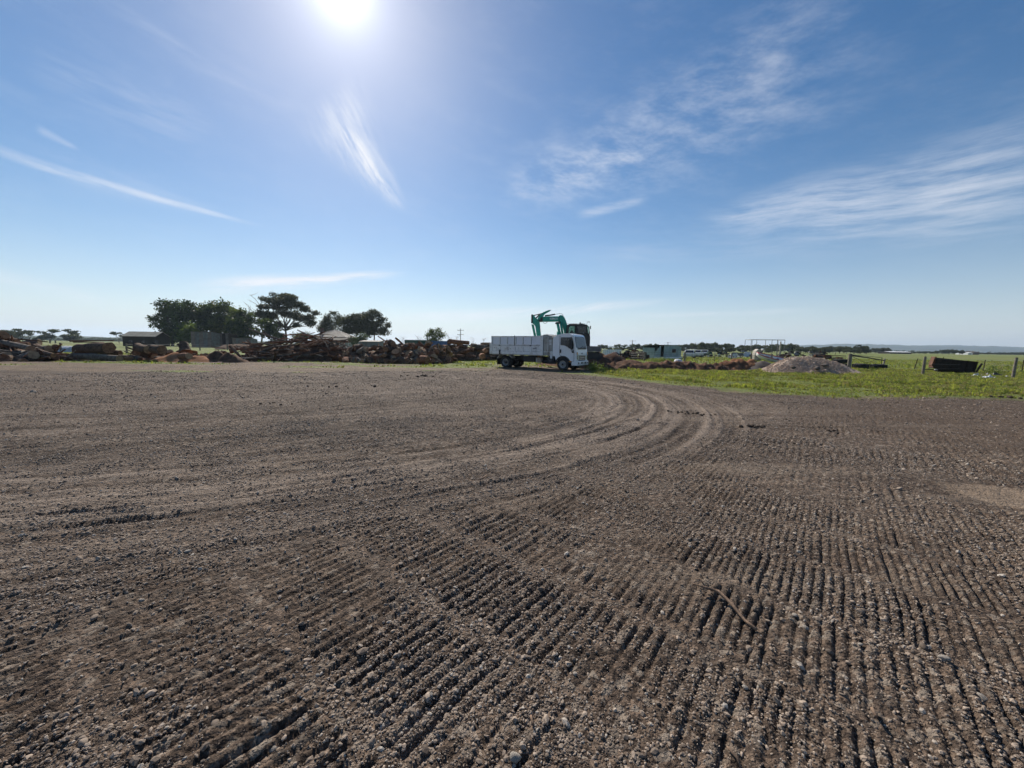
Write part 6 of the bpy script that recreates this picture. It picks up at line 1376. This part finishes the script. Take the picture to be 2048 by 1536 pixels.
scrap_heap(1405, 1462, 714, 702, 'low row of dark scrap and a green sheet beyond the white cars', 32, ['dark_rust', 'chassis', 'white', 'black', 'cont_green'], n=80)
scrap_heap(1470, 1508, 717, 700, 'pale panels and machinery left of the pipe frame', 33, ['white', 'exc_grey', 'dark_rust', 'plastic'], n=60)
scrap_heap(1573, 1640, 717, 700, 'old machinery, tray and seats behind the gravel pile', 34, ['exc_grey', 'cream', 'dark_rust', 'rust', 'chassis', 'tray_grey'], n=100)
scrap_heap(1640, 1668, 718, 702, 'upright rusty levers and bars left of the harrow', 36, ['dark_rust', 'rust'], n=40)
# disc harrow with tines
hw = gnd(1665, 719); t = empty('harrow', hw, R(6)); tag(t, 'rusty tined harrow on the grass left of the tractor tyres', 'harrow')
m = MB(); [m.tube([(-2.2, y_, .75), (2.2, y_, .75)], .05, 6) for y_ in (-.5, .2, .9)]; [m.tube([(x_, -.5, .75), (x_, .9, .75)], .04, 6) for x_ in (-2.2, 0, 2.2)]; m.build('frame', M['rust'], t)
for k in range(18): MB().tube([(-2.1 + k * .25, -.5, .75), (-2.1 + k * .25, -.62, .4), (-2.1 + k * .25, -.45, .05)], .025, 5).build('tine', M['dark_rust'], t)
m = MB(); m.tube([(-1.5, .2, .75), (-1.4, .2, 1.5), (-1.8, .2, 1.9)], .035, 6); m.tube([(.6, .2, .75), (.9, .2, 1.7)], .035, 6); m.tube([(.9, .2, 1.7), (1.9, .2, 1.55)], .03, 6); m.build('lever', M['dark_rust'], t)
# pipe frame
A = gnd(1500, 714); B = gnd(1543, 714); t = empty('pipe_frame', A); tag(t, 'tall bare steel pipe frame standing in the paddock', 'frame'); L = B.x - A.x; Hf = zat(1520, 679.5, A.y)
for x_ in (0, .12, .26, .62, .88, 1.0):
    for y_ in ((0, 2.2) if x_ in (0, 1.0, .62) else (1.1,)): MB().tube([(L * x_, y_, 0), (L * x_, y_, Hf)], .045, 6).build('upright', M['exc_grey'], t)
for y_ in (0, 2.2): MB().tube([(0, y_, Hf), (L, y_, Hf + .05)], .05, 6).build('top_rail', M['exc_grey'], t)
for x_ in (0, 1.0): MB().tube([(L * x_, 0, Hf), (L * x_, 2.2, Hf)], .05, 6).build('end_rail', M['exc_grey'], t)
# cream crane jib
p = gnd(1557, 713); t = empty('farm_crane', p); tag(t, 'cream coloured small crane jib right of the pipe frame', 'crane'); Hc = zat(1558, 683, p.y)
MB().prism([(.0, 0), (.45, 0), (.42, Hc), (.18, Hc)], -.12, .12).build('mast', M['cream'], t, bevel=.02)
MB().tube([(.15, 0, Hc * .35), (-.75, 0, Hc * .82)], .08, 8).build('jib', M['cream'], t); MB().tube([(-.75, 0, Hc * .82), (-1.0, 0, Hc * .80), (-.98, 0, Hc * .7)], .05, 6).build('hook', M['cream'], t); MB().tube([(-.6, 0, Hc * .1), (-.2, 0, Hc * .55)], .04, 6).build('ram', M['exc_grey'], t)
# bent white tank shell
p = gnd(1511, 722); t = empty('tank_shell', p); tag(t, 'tall curved white metal shell left of the red boat', 'tank'); Hs = zat(1514, 698, p.y)
m = MB(); prof = [(-.42, 0), (-.40, Hs * .5), (-.22, Hs * .86), (.08, Hs), (.50, Hs * .98), (.62, Hs * .6), (.62, .3), (.60, 0)]; m.prism(prof, -.4, .4); m.build('shell', M['cream'], t, bevel=.05)
m = MB(); m.prism([(.35, Hs * .72), (.66, Hs * .98), (.75, Hs * .92), (.58, Hs * .6)], -.42, .42); m.build('hatch', M['exc_grey'], t)
# red boat
p = gnd(1540, 724); t = empty('boat', p, R(-20)); tag(t, 'small boat hull with red gunwale tipped behind the gravel pile', 'boat'); t.rotation_euler = (R(18), R(12), R(-22))
hull = MB(); st = [(-1.9, .04, .95, .55), (-1.4, .42, .8, .25), (-.6, .66, .74, .1), (.5, .72, .70, .06), (1.9, .66, .70, .08)]; vs = []
for x_, w, zt, zb in st: vs += [(x_, -w, zt), (x_, -w * .75, (zt + zb) / 2 - .05), (x_, 0, zb), (x_, w * .75, (zt + zb) / 2 - .05), (x_, w, zt)]
hull.add(vs, [(i * 5 + k, i * 5 + k + 1, (i + 1) * 5 + k + 1, (i + 1) * 5 + k) for i in range(4) for k in range(4)] + [(20, 21, 22, 23, 24)]); h_ = hull.build('hull', M['white'], t, True); h_.modifiers.new('thick', 'SOLIDIFY').thickness = .04
for s in (-1, 1): MB().tube([(x_, s * w, zt + .02) for x_, w, zt, zb in st], .055, 8).build('gunwale', M['red'], t, True)
for x_ in (-.4, .8): MB().box(x_ - .14, x_ + .14, -.6, .6, .48, .53).build('thwart', M['exc_grey'], t)
# pink sheet, white bag, pale low sheds
p = gnd(1227, 716); t = empty('tarp_heap', p, R(-15)); tag(t, 'faded pink sheeted block beside the dirt mound', 'tarp'); MB().prism([(-.75, 0), (.65, 0), (.72, .55), (.3, .98), (-.25, .85), (-.8, .25)], -.4, .4).build('cover', M['pink'], t, bevel=.05); MB().prism([(.66, 0), (.9, .02), (.8, .7), (.34, .98)], -.3, .42).build('open_end', M['dark_rust'], t)
p = at(1356, 727, 31.6); t = empty('white_bag', (p.x, p.y, .42)); tag(t, 'crumpled white sack lying on the soil berm', 'sack'); me = stone_mesh('bag', 77, M['plastic'], .6); obj('sack', me, t, (0, 0, .15), (0, 0, .4), (.42, .3, .36)); me2 = stone_mesh('bag', 78, M['white'], .3); obj('trailing_end', me2, t, (.85, -.2, -.05), (0, .35, -.3), (.5, .12, .16))
p = gnd(1224, 710.5); t = empty('white_tank_row', p); tag(t, 'low white corrugated trough row beyond the excavator deck', 'trough'); m = MB(); corr(m, (-1.9, 0, 0), (2.0, 0, 0), 0, zat(1224, 699, p.y), .4, .05); corr(m, (-1.9, 1, 0), (2, 1, 0), 0, zat(1224, 699, p.y), .4, .05, -1); m.build('wall', M['white'], t, recalc=False); MB().box(-1.9, 2, 0.05, .95, zat(1224, 699, p.y) - .1, zat(1224, 699, p.y) - .06).build('lid', M['white'], t)
# white wrapped heap at left
a, b = gnd(92, 704), gnd(150, 703); t = empty('wrapped_heap', (a + b) / 2); tag(t, 'long white plastic-wrapped heap on grass left of the log stack', 'wrapped heap'); L = (b - a).length
nx = 24; vs = []
for i in range(nx):
    u = i / (nx - 1); h = .75 * (.45 + .55 * min(1, u * 1.6)) + .05 * math.sin(i * 1.7)
    for y_, k in ((-1.2, 0), (-1.0, .6), (-.5, .95), (0, 1), (.6, .85), (1.2, 0)): vs.append(((u - .5) * L, y_, h * k))
m = MB(); m.add(vs, [(i * 6 + k, (i + 1) * 6 + k, (i + 1) * 6 + k + 1, i * 6 + k + 1) for i in range(nx - 1) for k in range(5)] + [(0, 1, 2, 3, 4, 5), tuple(range(6 * nx - 6, 6 * nx))]); m.build('wrapping', M['plastic'], t, True)
# far buildings on the right
def far_shed(px0, px1, base, top, Y, mw, mr, label, gable=True):
    a, b = at(px0, base, Y), at(px1, base, Y); Hs = zat((px0 + px1) / 2, top, Y) + .13; L = (b.x - a.x) / 2; t = empty('far_shed', ((a.x + b.x) / 2, Y, -.13)); tag(t, label, 'shed')
    MB().box(-L, L, 0, 12, 0, Hs * .72).build('wall', mw, t)
    r = MB(); roof_sheet(r, (-L - .4, -.5, Hs * .70), (L + .4, -.5, Hs * .70), (L + .4, 6, Hs), (-L - .4, 6, Hs), 20); roof_sheet(r, (L + .4, 12.5, Hs * .70), (-L - .4, 12.5, Hs * .70), (-L - .4, 6, Hs), (L + .4, 6, Hs), 20); r.build('roof', mr, t, recalc=False)
    for k in range(3): MB().box(-L + L * .4 * (k + .5), -L + L * .4 * (k + .5) + L * .15, -.06, -.03, 0, Hs * .5).build('door', M['black'], t)
far_shed(1780, 1823, 707.5, 703, 360, M['dark_rust'], M['white'], 'long low far shed with pale roof between tree clumps')
far_shed(1936, 1945, 709.5, 704, 420, M['white'], M['white'], 'small white far building near the right edge')
far_shed(1946, 1958, 709.5, 702, 430, M['brick'], M['roof_iron'], 'brown far house beside the small white building')

# brush and weeds among the wood
def brush(px, py, w, h, mat, label, seed):
    p = gnd(px, py); V, F = leaf_cloud([(0, 0, h * .5, w, w * .6, h * .55)], 120, .06, seed, .12); tag(obj('brush', np_mesh('brush', V, F, mat), None, p), label, 'brush')
brush(300, 719, .9, .6, M['leaf_bright'], 'heap of cut yellow-green foliage in front of the cut logs', 1)
brush(272, 720, .8, .35, M['leaf_mid'], 'low cut foliage at foot of the fence post', 2)
brush(1190, 741, .6, .45, M['weed'], 'weeds growing against the truck bumper', 3)
brush(1325, 724, 1.6, .35, M['weed'], 'low weeds behind the soil berm', 4)
brush(1985, 749, .35, .55, M['weed'], 'single tall weed behind the plastic scraps', 5)
brush(90, 721, .8, .3, M['grass'], 'green weeds beside the concrete block', 6)

# ------------------------------------------------------------------ yard details
def branchlet(name, pts, rad, label, cat='branch', mat='stick', twigs=()):
    o = Vector(pts[0]); t = empty(name, o); tag(t, label, cat)
    MB().tube([Vector(p) - o for p in pts], rad, 9, jit=.08).build('stem', M[mat], t, True)
    for tw in twigs: MB().tube([Vector(p) - o for p in tw], [.006, .005, .002], 6).build('twig', M[mat], t, True)
def gl(px, py, dz): p = gnd(px, py); return Vector((p.x, p.y, hz(p.x, p.y) + dz))
branchlet('broken_branch', [gl(1385, 1180, .06), gl(1410, 1184, .055), gl(1436, 1190, .05), gl(1462, 1212, .035), gl(1490, 1240, .03), gl(1512, 1262, .025)], [.004, .008, .0115, .0105, .009, .010], 'crooked pale broken branch lying on the foreground gravel', twigs=([gl(1410, 1184, .055), gl(1400, 1174, .06), gl(1385, 1170, .05)],))
branchlet('stick', [gl(958, 966, .02), gl(966, 958, .03), gl(974, 950, .02)], [.008, .009, .006], 'short pale stick lying in the middle of the yard, farthest of the sticks')
branchlet('stick', [gl(1062, 1432, .02), gl(1066, 1455, .02)], [.006, .004], 'thin twig in the gravel at bottom centre')
branchlet('stick', [gl(1455, 1490, .02), gl(1475, 1515, .02), gl(1482, 1530, .015)], [.004, .006, .003], 'brown bark strip near the bottom edge right of centre')
branchlet('stick', [gl(1745, 1415, .02), gl(1752, 1436, .03)], [.008, .006], 'short reddish stick in the right foreground gravel')
def clods(name, px, py, n, spread, smin, smax, label, seed, flat=.7):
    rnd = random.Random(seed); p = gnd(px, py); t = empty(name, (p.x, p.y, hz(p.x, p.y))); tag(t, label, 'soil clod')
    for k in range(n):
        s = rnd.uniform(smin, smax) * .72; x, y = rnd.gauss(0, spread), rnd.gauss(0, spread * .6); obj('clod', stone_mesh('clod', seed * 31 + k, M['clod'], flat), t, (x, y, hz(p.x + x, p.y + y) - t.location.z + s * .25), (rnd.uniform(-.5, .5), rnd.uniform(-.5, .5), rnd.uniform(0, 6)), (s, s, s))
    return t
clods('soil_clods', 1500, 852, 16, .16, .03, .085, 'dark heap of soil clods on the yard, largest of them', 1)
clods('soil_clods', 1388, 827, 12, .20, .03, .07, 'dark scattered clods beside the curved tyre tracks', 2)
clods('soil_clods', 1352, 824, 7, .14, .03, .06, 'small dark clods left of the curved tyre tracks', 3)
clods('soil_clods', 1658, 862, 6, .12, .03, .06, 'few dark clods on the right side of the yard', 4)
clods('soil_clods', 842, 753, 10, .45, .06, .14, 'dark clods by the tyre loops left of the truck', 5)
clods('soil_clods', 1528, 777, 8, .30, .05, .14, 'dark clods at the grass edge below the gravel pile', 6)
clods('soil_clods', 1546, 777, 5, .22, .05, .11, 'smaller clods right beside those at the grass edge', 7)
clods('soil_clods', 1376, 764, 5, .22, .06, .13, 'grey lump at the gravel edge below the berm', 8)
clods('soil_clods', 2012, 797, 9, .30, .05, .14, 'dark clods at the gravel edge far right', 9)
clods('soil_clods', 1752, 783, 6, .22, .04, .10, 'dark clods on the grass edge below the tyres', 10)
clods('soil_clods', 690, 772, 8, .6, .05, .1, 'few dark clods on the yard before the branch heap', 11)
clods('soil_clods', 560, 806, 6, .4, .04, .08, 'small dark clods on the left of the yard', 12)
big_stones = [(1660, 1305, .034), (1612, 1254, .030), (1705, 1205, .030), (1590, 1226, .034), (1535, 1236, .028), (1888, 1320, .045), (1847, 1295, .042), (1965, 1390, .045), (745, 1483, .030), (545, 1490, .030), (165, 1490, .035), (283, 1202, .030), (190, 1238, .040), (1030, 1518, .045), (1398, 1258, .020), (1260, 1452, .020), (1510, 1375, .034), (1490, 1372, .030), (1360, 1415, .02), (1720, 1290, .03), (575, 1300, .03), (960, 1235, .03), (1125, 1190, .025), (690, 1180, .03), (430, 1440, .035), (860, 1390, .025), (1840, 1240, .03), (1600, 1330, .028), (1800, 1380, .03), (1150, 1345, .022)]
for i, (px, py, s) in enumerate(big_stones):
    p = gnd(px, py); tag(obj('stone', stone_mesh('stone', 900 + i, M['pale_stone'] if i % 2 else M['stone'], random.uniform(.4, .8)), None, (p.x, p.y, hz(p.x, p.y) + s * .22), (random.uniform(-.3, .3), random.uniform(-.3, .3), random.uniform(0, 6)), (s * .62, s * .55, s * .5)), 'larger pale stone lying loose on the foreground gravel', 'stone', 'larger stones on the foreground gravel')

# ------------------------------------------------------------------ haze over the plain
HB = 6600
hm = bpy.data.materials.new('haze'); hm.use_nodes = True; ht = hm.node_tree; ht.nodes.clear()
pv = ht.nodes.new('ShaderNodeVolumePrincipled'); pv.inputs['Color'].default_value = (0.66, 0.82, 1.0, 1); pv.inputs['Density'].default_value = 1.3e-4; pv.inputs['Anisotropy'].default_value = 0.3
ho = ht.nodes.new('ShaderNodeOutputMaterial'); ht.links.new(pv.outputs[0], ho.inputs['Volume'])
hb_ = MB().box(-HB, HB, -HB, HB, -2.5, 170).build('haze', hm); tag(hb_, 'thin pale haze over the plain', None, None, 'stuff')
